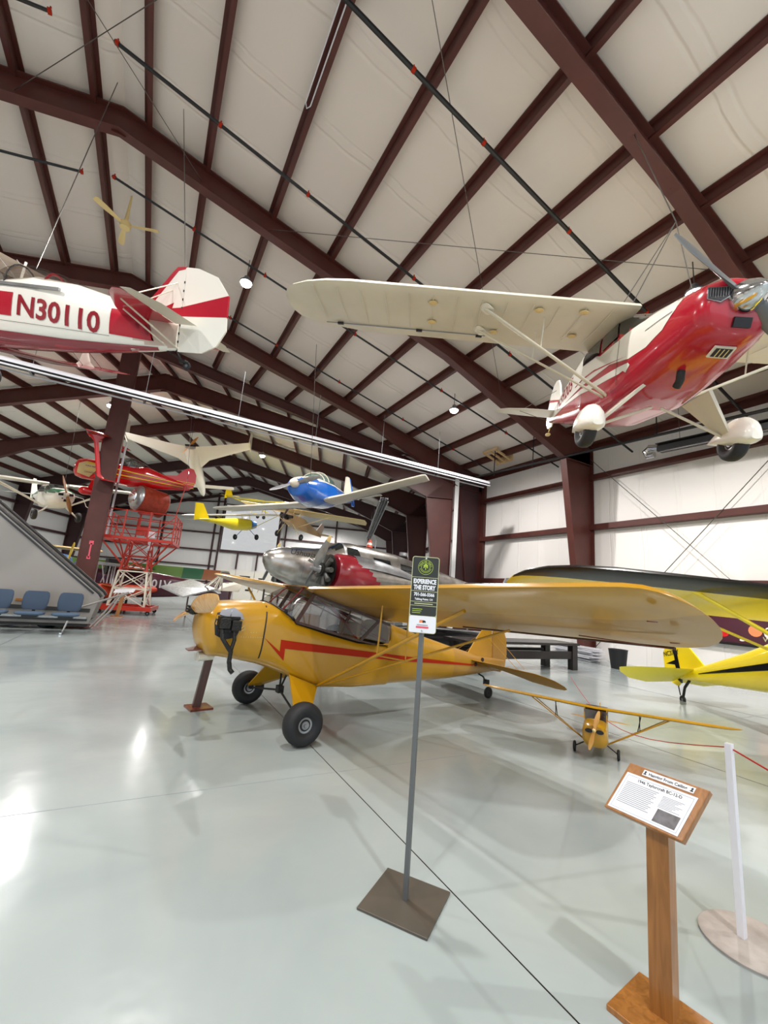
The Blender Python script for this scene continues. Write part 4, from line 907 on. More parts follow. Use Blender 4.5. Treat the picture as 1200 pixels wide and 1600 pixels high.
# ================================================================== RED BIPLANE with yellow stripes
rb = thing('hanging_biplane', 'scarlet biplane with thin yellow stripes hanging behind the maroon column', 'aeroplane', (.956, 21.183, 5.54), (175.07, 2.56, -9.86), 1.0)
FR = Fus([(4.35, .15, -.1, .3, 2), (4.25, .36, -.25, .48, 2.2), (4.0, .42, -.32, .56, 2.4), (3.2, .42, -.34, .62, 2.8), (2.2, .40, -.30, .62, 2.6), (1.7, .34, -.25, .72, 2.3), (.9, .20, -.13, .50, 2.4), (.2, .07, 0, .34, 2.4), (0, .04, .02, .3, 2)])
frb = FR.build('fuselage', ['red2'], rb, dx=.1)
for sd in (1, -1):
    for k, (z0, z1) in enumerate(((.40, .28), (.27, .22), (.14, .15), (0.0, .08))):
        FR.decal('yellow_stripe', [(3.9, z0+.03), (3.9, z0-.03), (.15, z1-.012), (.15, z1+.012)], 'woodo' if k % 2 else 'yel', frb, sd, step=.1)
    FR.decal('sunburst', [(3.9, .45), (4.15, .3), (4.15, -.1), (3.7, -.2), (3.5, .1), (2.9, .12), (2.9, .36)], 'cream', frb, sd)
    wing('lower_wing', [(3.2, sd*.35, -.25, .95, .1, .03), (2.95, sd*2.2, -.2, .92, .1, .03), (2.8, sd*2.6, -.2, .7, .08, .02), (2.6, sd*2.75, -.2, .3, .05, 0)], ['red2'], rb)
    b = MB(); b.loft([[(3.0+.25*(z+.1)+(w_*math.cos(q)), sd*2.15+.02*math.sin(q), z) for q in [2*PI*k/10 for k in range(10)]] for z, w_ in ((-.15, .2), (-.02, .08), (1.2, .08), (1.3, .16), (1.44, .3))]); b.build('interplane_strut', ['red2'], rb, smooth=60)
    wing('tailplane', [(.7, sd*.05, .22, .85, .04, 0), (.45, sd*.7, .22, .55, .04, 0), (.2, sd*1.05, .22, .2, .04, 0)], ['red2'], rb)
    b = MB(); rings = []
    for i in range(9):
        t = i/8; h = math.sin(PI*min(1, (t*.95+.05)**.6)); rings.append([(3.85-.8*t, sd*.8+.12*h*math.cos(q), -.78+.17*h*math.sin(q)) for q in [2*PI*k/12 for k in range(12)]])
    b.loft(rings); b.build('wheel_spat', ['red2'], rb, smooth=60)
    one(lambda b: b.bar((3.5, sd*.35, -.3), (3.5, sd*.78, -.72), .16, .03), 'gear_leg', 'red2', rb)
    one(lambda b: (b.tube([(3.6, sd*.3, .55), (3.7, sd*.45, 1.48)], .02, 6), b.tube([(3.1, sd*.3, .6), (3.3, sd*.45, 1.48)], .02, 6)), 'cabane_strut', 'redd', rb)
wing('upper_wing', [(4.1-.18*abs(y), y, 1.5, c, .09, .02) for y, c in ((-2.95, .25), (-2.75, .7), (-1.4, .95), (0, .98), (1.4, .95), (2.75, .7), (2.95, .25))], ['red2', 'stripe'], rb, mf=lambda i, k: 1 if k > 10 and k % 3 == 0 else 0)
plate('fin', [(1.0, .52), (.5, .62), (.25, .95), (.05, 1.08), (.05, .25)], 'red2', rb, th=.05)
plate('rudder', [(.04, 1.09), (-.15, 1.05), (-.3, .8), (-.33, .45), (-.25, .2), (-.1, .05), (.04, .03)], 'red2', rb, th=.05)
for z in (.3, .38, .14): plate('rudder_stripe', [(.5, z+.02), (-.3, z+.05), (-.3, z+.03), (.5, z)], 'yel', rb, th=.056)
one(lambda b: b.loft([[(x, .25*w_*math.cos(q), .5+h*math.sin(q)) for q in [PI*k/10 for k in range(11)]] for x, w_, h in ((3.0, .8, .08), (2.8, 1, .38), (2.3, 1, .5), (1.9, .8, .38), (1.5, .4, .16))], closed=False), 'canopy', [glassmat('bluish_canopy', 'a8c4c4', .3)], rb, smooth=60)
cable((.9, 21.2, 6.4), (.6, 22.2, 10.6), 'suspension wire from the tail of the scarlet biplane')

# ================================================================== WHITE CANARD aeroplane
wc = thing('canard_aeroplane', 'white swept-wing canard aeroplane hanging nose down with a wooden pusher propeller', 'aeroplane', (.994, 25.58, 9.01), (68.01, -28.44, -2.39), .989)
FC = Fus([(4.3, .03, -.15, .0, 2), (4.0, .15, -.28, .12, 2.2), (3.2, .26, -.38, .26, 2.4), (2.2, .30, -.42, .34, 2.4), (1.2, .36, -.40, .32, 2.5), (.5, .40, -.32, .25, 2.5), (.1, .3, -.22, .2, 2.5)])
FC.build('fuselage', ['white', 'glassd'], wc, lambda x, y, z: 1 if (1.5 < x < 2.9 and z > .1) else 0, dx=.15)
for sd in (1, -1):
    wing('wing', [(1.7, sd*.3, -.1, 1.75, .09, .02), (1.0, sd*.9, -.1, 1.15, .1, .02), (-.1, sd*3.3, -.05, .55, .09, .01)], ['white'], wc, low=.6)
    plate('winglet', [(.0, -.15), (-.5, .85), (-.8, .85), (-.75, -.1)], 'white', wc, y=sd*3.35, th=.05)
    wing('canard_wing', [(3.7, sd*.1, .05, .33, .12, 0), (3.7, sd*1.85, .05, .3, .12, 0), (3.65, sd*1.95, .05, .2, .1, 0)], ['white'], wc)
propeller('propeller', (-.05, 0, -.02), 1.5, -20, 'propw', wc, (-1, 0, 0), .12)
one(lambda b: b.bar((0, -.3, .0), (0, .3, .0), .1, .05), 'cooling_outlet', 'ink', wc)
cable((1.0, 25.9, 9.2), (1.0, 26.3, 10.6), 'suspension wire of the white canard aeroplane')

# ================================================================== GREEN AND WHITE high wing on the left
gw = thing('hanging_aeroplane', 'white and green high-wing aeroplane with yellow propeller hanging at the far left', 'aeroplane', (-3.671, 23.119, 4.84), (-65.92, -3.37, 5.62), .86)
FGR = Fus([(-.1, .25, -.3, .15, 2.2), (-.3, .45, -.5, .25, 2.5), (-1.0, .53, -.65, .32, 3), (-1.35, .55, -.7, .42, 3.2), (-1.7, .56, -.72, .60, 3.6), (-2.9, .53, -.7, .60, 3.6), (-3.4, .45, -.55, .45, 3), (-5.5, .15, -.1, .22, 2.5), (-6.4, .03, .0, .12, 2)])
FGR.build('fuselage', ['white', 'green', 'glassd'], gw, lambda x, y, z: 2 if (-1.75 < x < -1.2 and z > .22) or (-2.9 < x < -1.75 and .15 < z < .5 and abs(y) > .4) else (1 if z > .06 and x < -.2 and z < .3 else 0), dx=.1)
for sd in (1, -1):
    wing('wing', [(-1.35, sd*.45, .58, 1.55, .11, .03), (-1.35, sd*4.6, .66, 1.5, .11, .03), (-1.5, sd*5.1, .66, 1.1, .09, .02), (-1.8, sd*5.3, .66, .4, .05, 0)], ['white'], gw)
    one(lambda b: (b.tube([(-1.8, sd*.5, -.6), (-1.6, sd*2.7, .56)], .035, 8), b.tube([(-2.0, sd*.5, -.6), (-2.3, sd*2.7, .56)], .03, 8)), 'wing_strut', 'white', gw)
    one(lambda b: b.tube([(-1.3, sd*.4, -.65), (-1.25, sd*.9, -1.1)], .04, 8), 'gear_leg', 'white', gw)
    wheel('wheel', (-1.2, sd*.97, -1.12), .27, .22, gw)
    wing('tailplane', [(-5.6, sd*.05, .15, .8, .04, 0), (-5.8, sd*1.2, .15, .5, .04, 0), (-6.0, sd*1.45, .15, .15, .03, 0)], ['white'], gw)
plate('fin', [(-5.4, .2), (-6.0, 1.1), (-6.4, 1.15), (-6.6, .9), (-6.6, -.1), (-6.3, -.1)], 'white', gw, th=.06)
propeller('propeller', (0, 0, 0), 2.0, -16, 'woodo', gw, (1, 0, 0), .17)
one(lambda b: b.rev([(-.05, .1), (.1, .09), (.16, .001)], (0, 0, 0), (1, 0, 0), 14), 'spinner', 'offw', gw)
for (y, z, sy, sz) in ((-.22, .0, .2, .12), (.22, .0, .2, .12), (0, -.3, .16, .12), (-.15, -.2, .06, .05)): one(lambda b: b.box((-.13, y, z), (.1, sy, sz)), 'cowl_opening', 'ink', gw)
one(lambda b: b.tube([(-.6, .5, .0), (-.5, .9, -.1), (-.6, 1.1, -.5), (-.7, 1.5, -.7)], .02, 6), 'hanging_cord', 'white', gw)
cable((-3.9, 23.4, 5.6), (-4.2, 24.5, 9.9), 'suspension wire of the white and green aeroplane')

# ================================================================== BLUE low wing
bl = thing('hanging_aeroplane', 'bright blue low-wing aeroplane with long ivory wings hanging over the silver twin', 'aeroplane', (3.224, 11.448, 4.485), (228.07, -7.73, 9.65), .86)
FB = Fus([(-.08, .24, -.2, .16, 2), (-.2, .38, -.38, .24, 2.2), (-.7, .50, -.56, .32, 2.4), (-1.5, .56, -.66, .38, 2.6), (-2.6, .54, -.64, .36, 2.6), (-3.4, .42, -.5, .32, 2.6), (-5.0, .2, -.22, .22, 2.5), (-6.2, .05, -.08, .12, 2)])
FB.build('fuselage', ['blue', 'offw'], bl, lambda x, y, z: 1 if z > (.16+.02*min(0, x+2) if x < -.1 else .1) else 0, dx=.1, n=32)
for sd in (1, -1):
    wing('wing', [(-1.3, sd*.45, -.48, 1.55, .13, .05), (-1.42, sd*1.1, -.42, 1.35, .12, .04), (-1.42, sd*4.0, -.15, 1.25, .11, .03), (-1.5, sd*4.12, -.14, 1.15, .08, .02)], ['offw'], bl, low=.6)
    one(lambda b: b.tube([(-2.35, sd*1.2, -.50), (-2.35, sd*3.9, -.24)], .01, 4), 'flap_line', 'inkg', bl)
    wing('tailplane', [(-5.5, sd*.05, .05, .8, .05, 0), (-5.65, sd*1.5, .05, .55, .05, 0)], ['offw'], bl)
    for z_, y_ in ((-.12, .17),): one(lambda b: b.rev([(0, .06), (.05, .065), (.06, .001)], (-.22, sd*y_, z_), (1, sd*.3, -.1), 14), 'cowl_inlet', 'ink', bl)
one(lambda b: b.box((-.22, 0, -.24), (.12, .14, .14)), 'cowl_intake', 'ink', bl)
plate('fin', [(-5.1, .1), (-5.75, 1.1), (-6.1, 1.1), (-6.2, .1)], 'offw', bl, th=.08)
plate('rudder', [(-6.11, 1.1), (-6.3, 1.05), (-6.45, .1), (-6.4, -.25), (-6.1, -.25)], 'blue', bl, th=.06)
one(lambda b: b.loft([[(x, .46*w_*math.cos(q), .22+h*math.sin(q)) for q in [PI*k/12 for k in range(13)]] for x, w_, h in ((-1.15, .75, .08), (-1.5, 1, .34), (-2.1, 1.02, .46), (-2.7, .95, .42), (-3.2, .75, .26), (-3.7, .4, .1))], closed=False), 'canopy', 'glassg', bl, smooth=50)
one(lambda b: [b.tube([(x, .47*math.cos(q), .23+h*math.sin(q)) for q in [PI*k/12 for k in range(13)]], .02, 6) for x, h in ((-2.0, .45), (-1.5, .35))], 'canopy_frame', 'offw', bl)
one(lambda b: b.rev([(-.08, .14), (.02, .15), (.16, .12), (.25, .05), (.27, .001)], (0, 0, 0), (1, 0, 0), 18), 'spinner', 'offw', bl, smooth=60)
propeller('propeller', (0, 0, 0), 1.85, 85, 'alud', bl, (1, 0, 0), .15)
cable((3.9, 12.2, 5.0), (3.7, 12.6, 9.6), 'suspension wire of the bright blue aeroplane')

# ================================================================== small yellow aeroplane with blue nose, cream triangular one, yellow ultralight
yb = thing('hanging_aeroplane', 'small yellow high-wing aeroplane with blue nose hanging before the far window', 'aeroplane', (5.405, 26.685, 5.261), (45.9, 7.91, -1.6), .86)
FY = Fus([(0, .1, -.15, .1, 2), (-.3, .3, -.35, .2, 2.3), (-1.2, .38, -.5, .3, 2.6), (-2.6, .36, -.5, .3, 2.6), (-4.5, .18, -.15, .15, 2.4), (-6.0, .04, 0, .1, 2)])
FY.build('fuselage', ['yel2', 'blue2'], yb, lambda x, y, z: 1 if x > -1.0 else 0, dx=.15)
wing('wing', [(-1.0, y, .55, c, .11, .02) for y, c in ((-4.9, .5), (-4.5, 1.3), (0, 1.4), (4.5, 1.3), (4.9, .5))], ['offw'], yb)
for sd in (1, -1):
    one(lambda b: (b.tube([(-1.2, sd*.35, -.4), (-1.2, sd*2.4, .5)], .02, 6), b.tube([(-1.2, sd*.3, .1), (-1.3, sd*.3, .55)], .02, 6)), 'wing_strut', 'yel2', yb)
    wheel('wheel', (-1.2, sd*.85, -.95), .2, .14, yb); one(lambda b: b.tube([(-1.2, sd*.3, -.45), (-1.2, sd*.8, -.92)], .02, 6), 'gear_leg', 'blue2', yb)
    wing('tailplane', [(-5.2, sd*.05, .05, .8, .04, 0), (-5.5, sd*1.3, .05, .4, .04, 0)], ['yel2'], yb)
plate('fin', [(-5.1, .1), (-5.7, 1.0), (-6.3, 1.0), (-6.4, .0)], 'yel', yb, th=.06)
cr2 = thing('hanging_aeroplane', 'cream parasol-wing aeroplane with triangular tan body hanging above the silver nose', 'aeroplane', (5.714, 21.29, 5.25), (-140.64, 10, -8), .86)
one(lambda b: b.loft([[(-.3, .28, -.35), (-.3, -.28, -.35), (-.3, -.22, .2), (-.3, .22, .2)], [(-1.6, .3, -.4), (-1.6, -.3, -.4), (-1.6, -.25, .35), (-1.6, .25, .35)], [(-4.2, .05, .0), (-4.2, -.05, .0), (-4.2, -.04, .2), (-4.2, .04, .2)]]), 'fuselage', 'tan', cr2)
wing('wing', [(-1.0, y, .7, c, .1, .02) for y, c in ((-4.7, .4), (-4.4, .95), (0, 1.05), (4.4, .95), (4.7, .4))], ['cream'], cr2)
one(lambda b: (b.box((-.15, 0, -.1), (.3, .2, .25)), b.bar((-.15, -.45, -.05), (-.15, .45, -.05), .16, .14)), 'engine', 'engine', cr2)
for sd in (1, -1):
    one(lambda b: (b.tube([(-1.1, sd*.3, -.4), (-1.2, sd*2.4, .66)], .02, 6), b.tube([(-1.0, sd*.25, .2), (-1.1, sd*.25, .7)], .02, 6), b.tube([(-.6, sd*.28, -.35), (-.95, sd*.82, -.95)], .02, 6)), 'strut', 'cream', cr2)
    wheel('wheel', (-1.0, sd*.9, -1.0), .2, .1, cr2)
    wing('tailplane', [(-3.7, sd*.02, .15, .7, .03, 0), (-3.9, sd*1.1, .15, .35, .03, 0)], ['tan'], cr2)
plate('fin', [(-3.6, .2), (-4.0, .9), (-4.4, .8), (-4.4, .0)], 'pinkf', cr2, th=.04)
propeller('propeller', (.05, 0, -.05), 1.5, 10, 'woodd', cr2, (1, 0, 0), .1)
ul = thing('hanging_ultralight', 'bright yellow open-frame ultralight hanging near the end wall above the far window', 'aeroplane', (6.2, 30.2, 6.7), (20, 0, 8), .8)
wing('wing', [(.6, y, 1.0+.03*abs(y), c, .07, .3) for y, c in ((-3.6, .8), (-3.2, 1.3), (0, 1.35), (3.2, 1.3), (3.6, .8))], ['yel2'], ul)
one(lambda b: (b.tube([(1.0, 0, .0), (-3.2, 0, .7)], .04, 6), b.tube([(.6, .3, -.3), (.2, .1, .95)], .03, 6), b.tube([(.6, -.3, -.3), (.2, -.1, .95)], .03, 6), b.tube([(.9, 0, -.3), (-.8, 0, -.3), (-.3, 0, .9)], .03, 6)), 'frame_tube', 'yel2', ul)
wing('tailplane', [(-2.6, y, .7, .7, .04, 0) for y in (-1.2, 0, 1.2)], ['yel'], ul)
plate('fin', [(-2.7, .7), (-3.0, 1.3), (-3.4, 1.3), (-3.4, .4)], 'yel', ul)
for y_ in (-.5, .5): wheel('wheel', (.3, y_, -.5), .16, .1, ul)

# ================================================================== SILVER TWIN
be = thing('twin_engine_aeroplane', 'polished silver twin-engine aeroplane with red engine cowling parked behind the ochre one', 'aeroplane', (2.712, 11.883, 2.388), (186.2, 3.44, 0), .86)
FE = Fus([(.0, .02, -.05, .03, 2), (-.06, .16, -.22, .14, 2), (-.2, .30, -.42, .24, 2.05), (-.5, .43, -.60, .37, 2.1), (-1.0, .55, -.76, .48, 2.2), (-1.7, .64, -.85, .56, 2.3), (-2.1, .67, -.88, .66, 2.4), (-2.55, .70, -.90, .93, 2.5), (-3.0, .71, -.90, 1.0, 2.6), (-5.0, .70, -.85, .96, 2.6), (-6.5, .55, -.6, .78, 2.5), (-8.5, .28, -.15, .55, 2.3), (-10.0, .08, .15, .4, 2)])
def bem(x, y, z):
    if -2.62 < x < -2.0 and z > .58+(-2.0-x)*.15 and (abs(y) > .08): return 1
    return 0
fe = FE.build('fuselage', ['alu', 'glassd'], be, bem, dx=.1, n=36)
for sd in (1, -1):
    for pts in ([(-2.72, .40), (-2.72, .78), (-3.15, .78), (-3.3, .40)], [(-3.85, .22), (-3.8, .6), (-4.55, .6), (-4.65, .22)], [(-5.1, .22), (-5.05, .58), (-5.75, .55), (-5.8, .22)]): FE.decal('cabin_window', pts, 'glassd', fe, sd, .01)
    FE.decal('window_post', [(-2.6, .35), (-2.6, .92), (-2.68, .92), (-2.68, .35)], 'alud', fe, sd, .014)
    for x_ in (-1.2, -2.55, -3.55): FE.decal('panel_seam', [(x_, -.5), (x_, .5), (x_-.01, .5), (x_-.01, -.5)], 'inkg', fe, sd, .004)
    # nacelle, cowl, engine
    b = MB(); y0 = sd*1.9
    b.rev([(.2, .50), (.26, .55), (.6, .58), (1.1, .57), (1.7, .50)], (-1.35, y0, -.25), (-1, 0, 0), 26, mf=lambda i: 0)
    b.build('engine_cowling', ['redd'], be, smooth=50)
    b = MB(); b.rev([(1.2, .55), (1.6, .52), (2.4, .42), (3.6, .24), (4.3, .06)], (-1.35, y0, -.25), (-1, 0, .02), 24); b.build('nacelle', ['alu'], be, smooth=60)
    b = MB(); b.loft([[(-1.6-x, y0+sd*0+.56*math.cos(q)*w_, -.25+.60*math.sin(q)*w_) for q in [PI*.12+PI*.76*k/10 for k in range(11)]] for x, w_ in ((.55, 1.0), (1.0, 1.04), (1.6, .98), (2.4, .8), (3.4, .45))], closed=False); b.build('nacelle_top', ['alud'], be, smooth=60)
    b = MB(); b.rev([(0, .2), (.25, .22), (.26, .5), (.28, .001)], (-1.15, y0, -.25), (-1, 0, 0), 20); b.build('engine_core', ['engine'], be)
    b = MB()
    for k in range(9):
        a = 2*PI*k/9; d = V((0, math.cos(a), math.sin(a))); c = V((-1.28, y0, -.25)); b.tube([c+d*.14, c+d*.46], .08, 8)
    b.build('cylinder_ring', ['enggrey'], be, smooth=50)
    one(lambda b: b.rev([(0, .001), (.02, .06), (.25, .09), (.3, .12)], (-.82, y0, -.25), (-1, 0, 0), 14), 'propeller_hub', 'alud', be, smooth=50)
    propeller('propeller', (-.95, y0, -.25), 2.35, 38, 'alud', be, (1, 0, 0), .2, 25, 'cream')
    one(lambda b: b.tube([(-1.35, y0-sd*.5, -.05), (-1.15, y0-sd*.62, .0), (-1.0, y0-sd*.62, .05)], .07, 10), 'intake_scoop', 'alu', be, smooth=50)
    wing('wing', [(-2.0, sd*.6, -.75, 2.9, .12, .1), (-2.2, sd*1.9, -.78, 2.6, .12, .1), (-2.9, sd*5.8, -.70, 1.4, .10, .05), (-3.3, sd*6.4, -.68, .5, .06, 0)], ['alud'], be)
    one(lambda b: (b.tube([(-2.2, y0-.15, -.6), (-2.0, y0-.15, -2.2)], .06, 8), b.tube([(-2.2, y0+.15, -.6), (-2.0, y0+.15, -2.2)], .06, 8)), 'gear_leg', 'alud', be)
    wheel('wheel', (-2.0, y0, -2.2), .42, .26, be)
    wing('tailplane', [(-9.0, sd*.1, .4, 1.1, .06, 0), (-9.1, sd*2.1, .45, .9, .06, 0)], ['alud'], be)
    plate('fin', [(-8.9, .0), (-9.3, .7), (-9.8, .78), (-10.2, .6), (-10.2, -.1), (-9.8, -.4)], 'alud', be, y=sd*2.1, th=.07)
FE.text('name_lettering', 'Ushuaia', -.72, .19, .19, 'ink', fe, 1, .012, shear=.45, slope=.0)
one(lambda b: b.tube([(-9.3, 0, .15), (-9.6, 0, -1.85)], .04, 8), 'tail_leg', 'alud', be); wheel('tail_wheel', (-9.6, 0, -2.0), .2, .1, be)
one(lambda b: (b.tube([(-4.3, -.1, .95), (-4.3, -.1, 1.35), (-4.1, -.1, 1.6)], .015, 6), b.tube([(-5.6, 0, 1.0), (-5.6, 0, 1.12)], .16, 10)), 'antenna', 'alud', be)
one(lambda b: b.rev([(0, .12), (.02, .12), (.3, .05), (.3, .001)], (-3.9, .1, 1.0), (0, 0, 1), 14, mf=lambda i: 0), 'warning_cone', 'orange2', be)
one(lambda b: b.rev([(0, .1), (.08, .085), (.08, .001)], (-3.9, .1, 1.1), (0, 0, 1), 14), 'cone_band', 'white', be)

# ================================================================== BRIGHT YELLOW tail-dragger at right
yc = thing('light_aeroplane', 'lemon yellow tail-dragger with black wing leading edge and black flash, parked along the right wall', 'aeroplane', (7.309, .22, 1.746), (-117.55, 13.8, 0), .86)
FL = Fus([(-.1, .25, -.3, .15, 2.2), (-.3, .42, -.45, .3, 2.6), (-1.0, .46, -.6, .35, 3), (-1.4, .46, -.62, .5, 3.5), (-2.8, .44, -.58, .55, 3.5), (-4.2, .30, -.38, .33, 3), (-5.6, .13, -.16, .18, 2.8), (-6.2, .05, -.06, .13, 2.5), (-6.45, .025, -.02, .12, 2)])
fl_ = FL.build('fuselage', ['yel'], yc, dx=.12)
for sd in (1, -1):
    FL.decal('black_flash', [(-.4, -.1), (-.4, .1), (-2.5, .06), (-5.6, .03), (-5.6, .015), (-2.5, -.12)], 'black2', fl_, sd)
    FL.decal('side_window', [(-1.5, .12), (-1.55, .45), (-2.9, .45), (-3.1, .2)], 'glassd', fl_, sd)
    LE = lambda i, k: 1 if 5 <= k <= 11 else 0
    wing('wing', [(-1.25, sd*.4, .62, 1.6, .12, .03), (-1.25, sd*4.2, .72, 1.6, .12, .03), (-1.3, sd*4.7, .73, 1.5, .11, .03), (-1.42, sd*5.05, .735, 1.25, .1, .02), (-1.62, sd*5.28, .74, .85, .08, .01), (-1.9, sd*5.38, .74, .35, .05, 0)], ['yel', 'black2'], yc, mf=LE, low=.35)
    one(lambda b: b.tube([(-2.0, sd*.42, -.5), (-1.7, sd*2.9, .66)], .03, 8), 'wing_strut', 'yel', yc, smooth=60)
    one(lambda b: b.tube([(-2.05, sd*.42, -.5), (-2.4, sd*2.9, .64)], .022, 8), 'wing_strut', 'yel', yc, smooth=60)
    wheel('wheel', (-1.35, sd*.9, -1.47), .24, .17, yc)
    one(lambda b: b.prism([(-1.1, sd*.43, -.5), (-1.5, sd*.43, -.5), (-1.4, sd*.85, -1.45), (-1.3, sd*.85, -1.45)], (0, sd*.02, 0)), 'gear_leg', 'yel', yc)
    wing('tailplane', [(-5.75, sd*.04, .13, .85, .05, .2), (-5.8, sd*.7, .13, .8, .05, .26), (-5.95, sd*1.15, .13, .6, .05, .2), (-6.15, sd*1.4, .13, .3, .04, .08), (-6.25, sd*1.45, .13, .1, .03, 0)], ['yel2', 'black2'], yc, mf=lambda i, k: 1 if 0 <= k <= 8 and k > 5 else 0)
plate('fin', [(-5.5, .14), (-5.95, .72), (-6.1, .8), (-6.35, .86), (-6.35, .1)], 'yel', yc)
plate('rudder', [(-6.36, .86), (-6.6, .84), (-6.8, .6), (-6.85, .25), (-6.75, -.05), (-6.5, -.18), (-6.36, -.1)], 'yel', yc)
plate('rudder_flash', [(-6.3, .9), (-6.42, .9), (-6.42, .4), (-6.75, .35), (-6.45, .3), (-6.42, .12), (-6.75, .05), (-6.5, .0), (-6.36, -.12), (-6.3, .2)], 'black2', yc, th=.04)
for z_, tx in ((.55, 'CROSSWIND'), (.46, 'LODGE 711'), (.37, 'STATION')): pass
flattext('registration', 'NC374Y', .11, (-6.78, -.02, .52), (1, 0, 0), (0, 0, 1), 'ink', yc, bold=.03)
one(lambda b: (b.tube([(-6.1, 0, -.08), (-6.3, 0, -.22), (-6.42, 0, -.42)], .03, 6), b.tube([(-6.5, 0, -.1), (-6.5, 0, -.38)], .014, 6)), 'tail_spring', 'engine', yc)
wheel('tail_wheel', (-6.45, 0, -.47), .09, .05, yc)
propeller('propeller', (0, 0, 0), 1.8, 80, 'propw', yc)

# ================================================================== EXHIBIT SIGN ON A POLE
sg = thing('sign_stand', 'grey sign pole on a square steel plate with dark green audio tour sign', 'sign', (1.492, 2.178, 0))
b = MB(); b.box((0, 0, .006), (.385, .385, .012), rot=Matrix.Rotation(R_(35.6), 3, 'Z')); b.build('base_plate', ['plate'], sg, bevel=.002)
b = MB(); b.box((0, 0, .90), (.026, .026, 1.78), rot=Matrix.Rotation(R_(35.6), 3, 'Z')); b.build('pole', ['post'], sg, bevel=.002)
SR = V((math.cos(R_(31.5)), -math.sin(R_(31.5)), 0)); SN = V((-SR.y*-1, 0, 0)); SN = V((SR.y, -SR.x, 0)); UP = V((0, 0, 1))
if SN.dot(V((-1.49, -2.17, 0))) < 0: SN = -SN
BW, BZ0, BZ1 = .150, 1.372, 1.785
def rrect(w0, w1, z0, z1, off, rad=.012):
    pts = []
    for cx_, cz_, a0 in ((w1-rad, z1-rad, 0), (w0+rad, z1-rad, 90), (w0+rad, z0+rad, 180), (w1-rad, z0+rad, 270)):
        for k in range(5):
            a = R_(a0+90*k/4); pts.append(SR*(cx_+rad*math.cos(a))+UP*(cz_+rad*math.sin(a))+SN*off)
    return pts
def panel(name, w0, w1, z0, z1, off, m, par, rad=.012, th=.0012): return one(lambda b: b.prism(rrect(w0, w1, z0, z1, off, rad), SN*th), name, m, par)
h = BW/2
board = panel('sign_board', -h, h, BZ0, BZ1, .016, 'signc', sg, .014, .004); board.scale = (1.1, 1.1, 1.1); board.location = (0, 0, -.114); board['label'] = 'dark green board with white foot panel'
panel('dark_field', -h+.004, h-.004, BZ0+.092, BZ1-.004, .0202, 'signd', board, .010)
panel('white_foot', -h+.003, h-.003, BZ0+.003, BZ0+.090, .0202, 'paper', board, .010)
zt = BZ1
for zz_ in (BZ1-.115, BZ1-.19, BZ1-.247, BZ1-.268): panel('rule_line', -h+.003, h-.003, zz_-.0012, zz_+.0012, .0216, 'signc', board, .0006)
cc = SR*0+UP*(BZ1-.058)+SN*.0217
def ring(name, r0, r1, a0, a1, m):
    b = MB(); n = 40; vs = []
    for k in range(n+1):
        a = R_(a0+(a1-a0)*k/n); d = SR*math.cos(a)+UP*math.sin(a); vs += [cc+d*r0, cc+d*r1]
    b.add(vs, [[2*k, 2*k+1, 2*k+3, 2*k+2] for k in range(n)]); return b.build(name, [m], board)
ring('logo_ring', .0395, .0415, 0, 360, 'signl'); ring('logo_ring', .0225, .0245, 0, 360, 'signl'); ring('logo_arc', .029, .031, 195, 345, 'signl')
for dz in (0, .009): one(lambda b: b.prism([cc+SR*x+UP*(z+dz) for x, z in ((0, .012), (.0125, 0), (.0125, -.007), (0, .004), (-.0125, -.007), (-.0125, 0))], SN*.0005), 'logo_arrow', 'signl', board)
one(lambda b: b.prism([cc+SR*x+UP*z for x, z in ((-.002, -.0), (.002, -.0), (.002, -.015), (-.002, -.015))], SN*.0005), 'logo_arrow', 'signl', board)
for i, ch in enumerate('TALKING TRAIL'):
    if ch == ' ': continue
    a = R_(178-176*(i+.5)/13); d = SR*math.cos(a)+UP*math.sin(a); tdir = SR*math.sin(a)-UP*math.cos(a)
    flattext('logo_lettering', ch, .0085, cc+d*.0275-tdir*.003, tdir, d, 'signl', board, bold=.03)
tx = lambda s_, h_, x, z, m='paper', sx=1., bd=.0, al='CENTER': flattext('lettering', s_, h_, SR*x+UP*z+SN*.0222, SR, UP, m, board, sx, bd, 0, al)
tx('EXPERIENCE', .024, 0, BZ1-.148, sx=.68, bd=.07); tx('THE STORY', .024, 0, BZ1-.181, sx=.68, bd=.07)
tx('701-566-5566', .018, 0, BZ1-.216, sx=.80, bd=.05); tx('Talking Point: 131', .0105, 0, BZ1-.238, sx=.95, bd=.05)
panel('fine_print', -.05, .05, BZ1-.260, BZ1-.255, .0216, 'signc', board, .001)
for k, w_ in enumerate((.055, .05, .045)): panel('fine_print', -.06, -.06+w_, BZ1-.285-.010*k-.003, BZ1-.285-.010*k, .0216, 'signl', board, .001)
for k in range(4): one(lambda b: b.prism([SR*x+UP*(BZ0+.062)+UP*z+SN*.0218 for x, z in ((-.018+.008*k, -.006+.004*(k % 2)), (-.008+.008*k, -.008), (-.006+.008*k, .008-.002*k), (-.016+.008*k, .007))], SN*.0004), 'bison_emblem', 'orange' if k < 2 else 'ink', board)
panel('red_print', -.034, .034, BZ0+.026, BZ0+.036, .0216, 'sticker', board, .001); panel('grey_print', -.030, .030, BZ0+.041, BZ0+.045, .0216, 'inkg', board, .001)
one(lambda b: b.rev([(0, .001), (0, .007), (.004, .005), (.005, .001)], SR*0+UP*(BZ1-.010)+SN*.021, SN, 14), 'bolt', 'chrome', board); one(lambda b: b.rev([(0, .001), (0, .006), (.004, .004), (.005, .001)], UP*(BZ0+.012)+SN*.021, SN, 12), 'bolt', 'chrome', board)

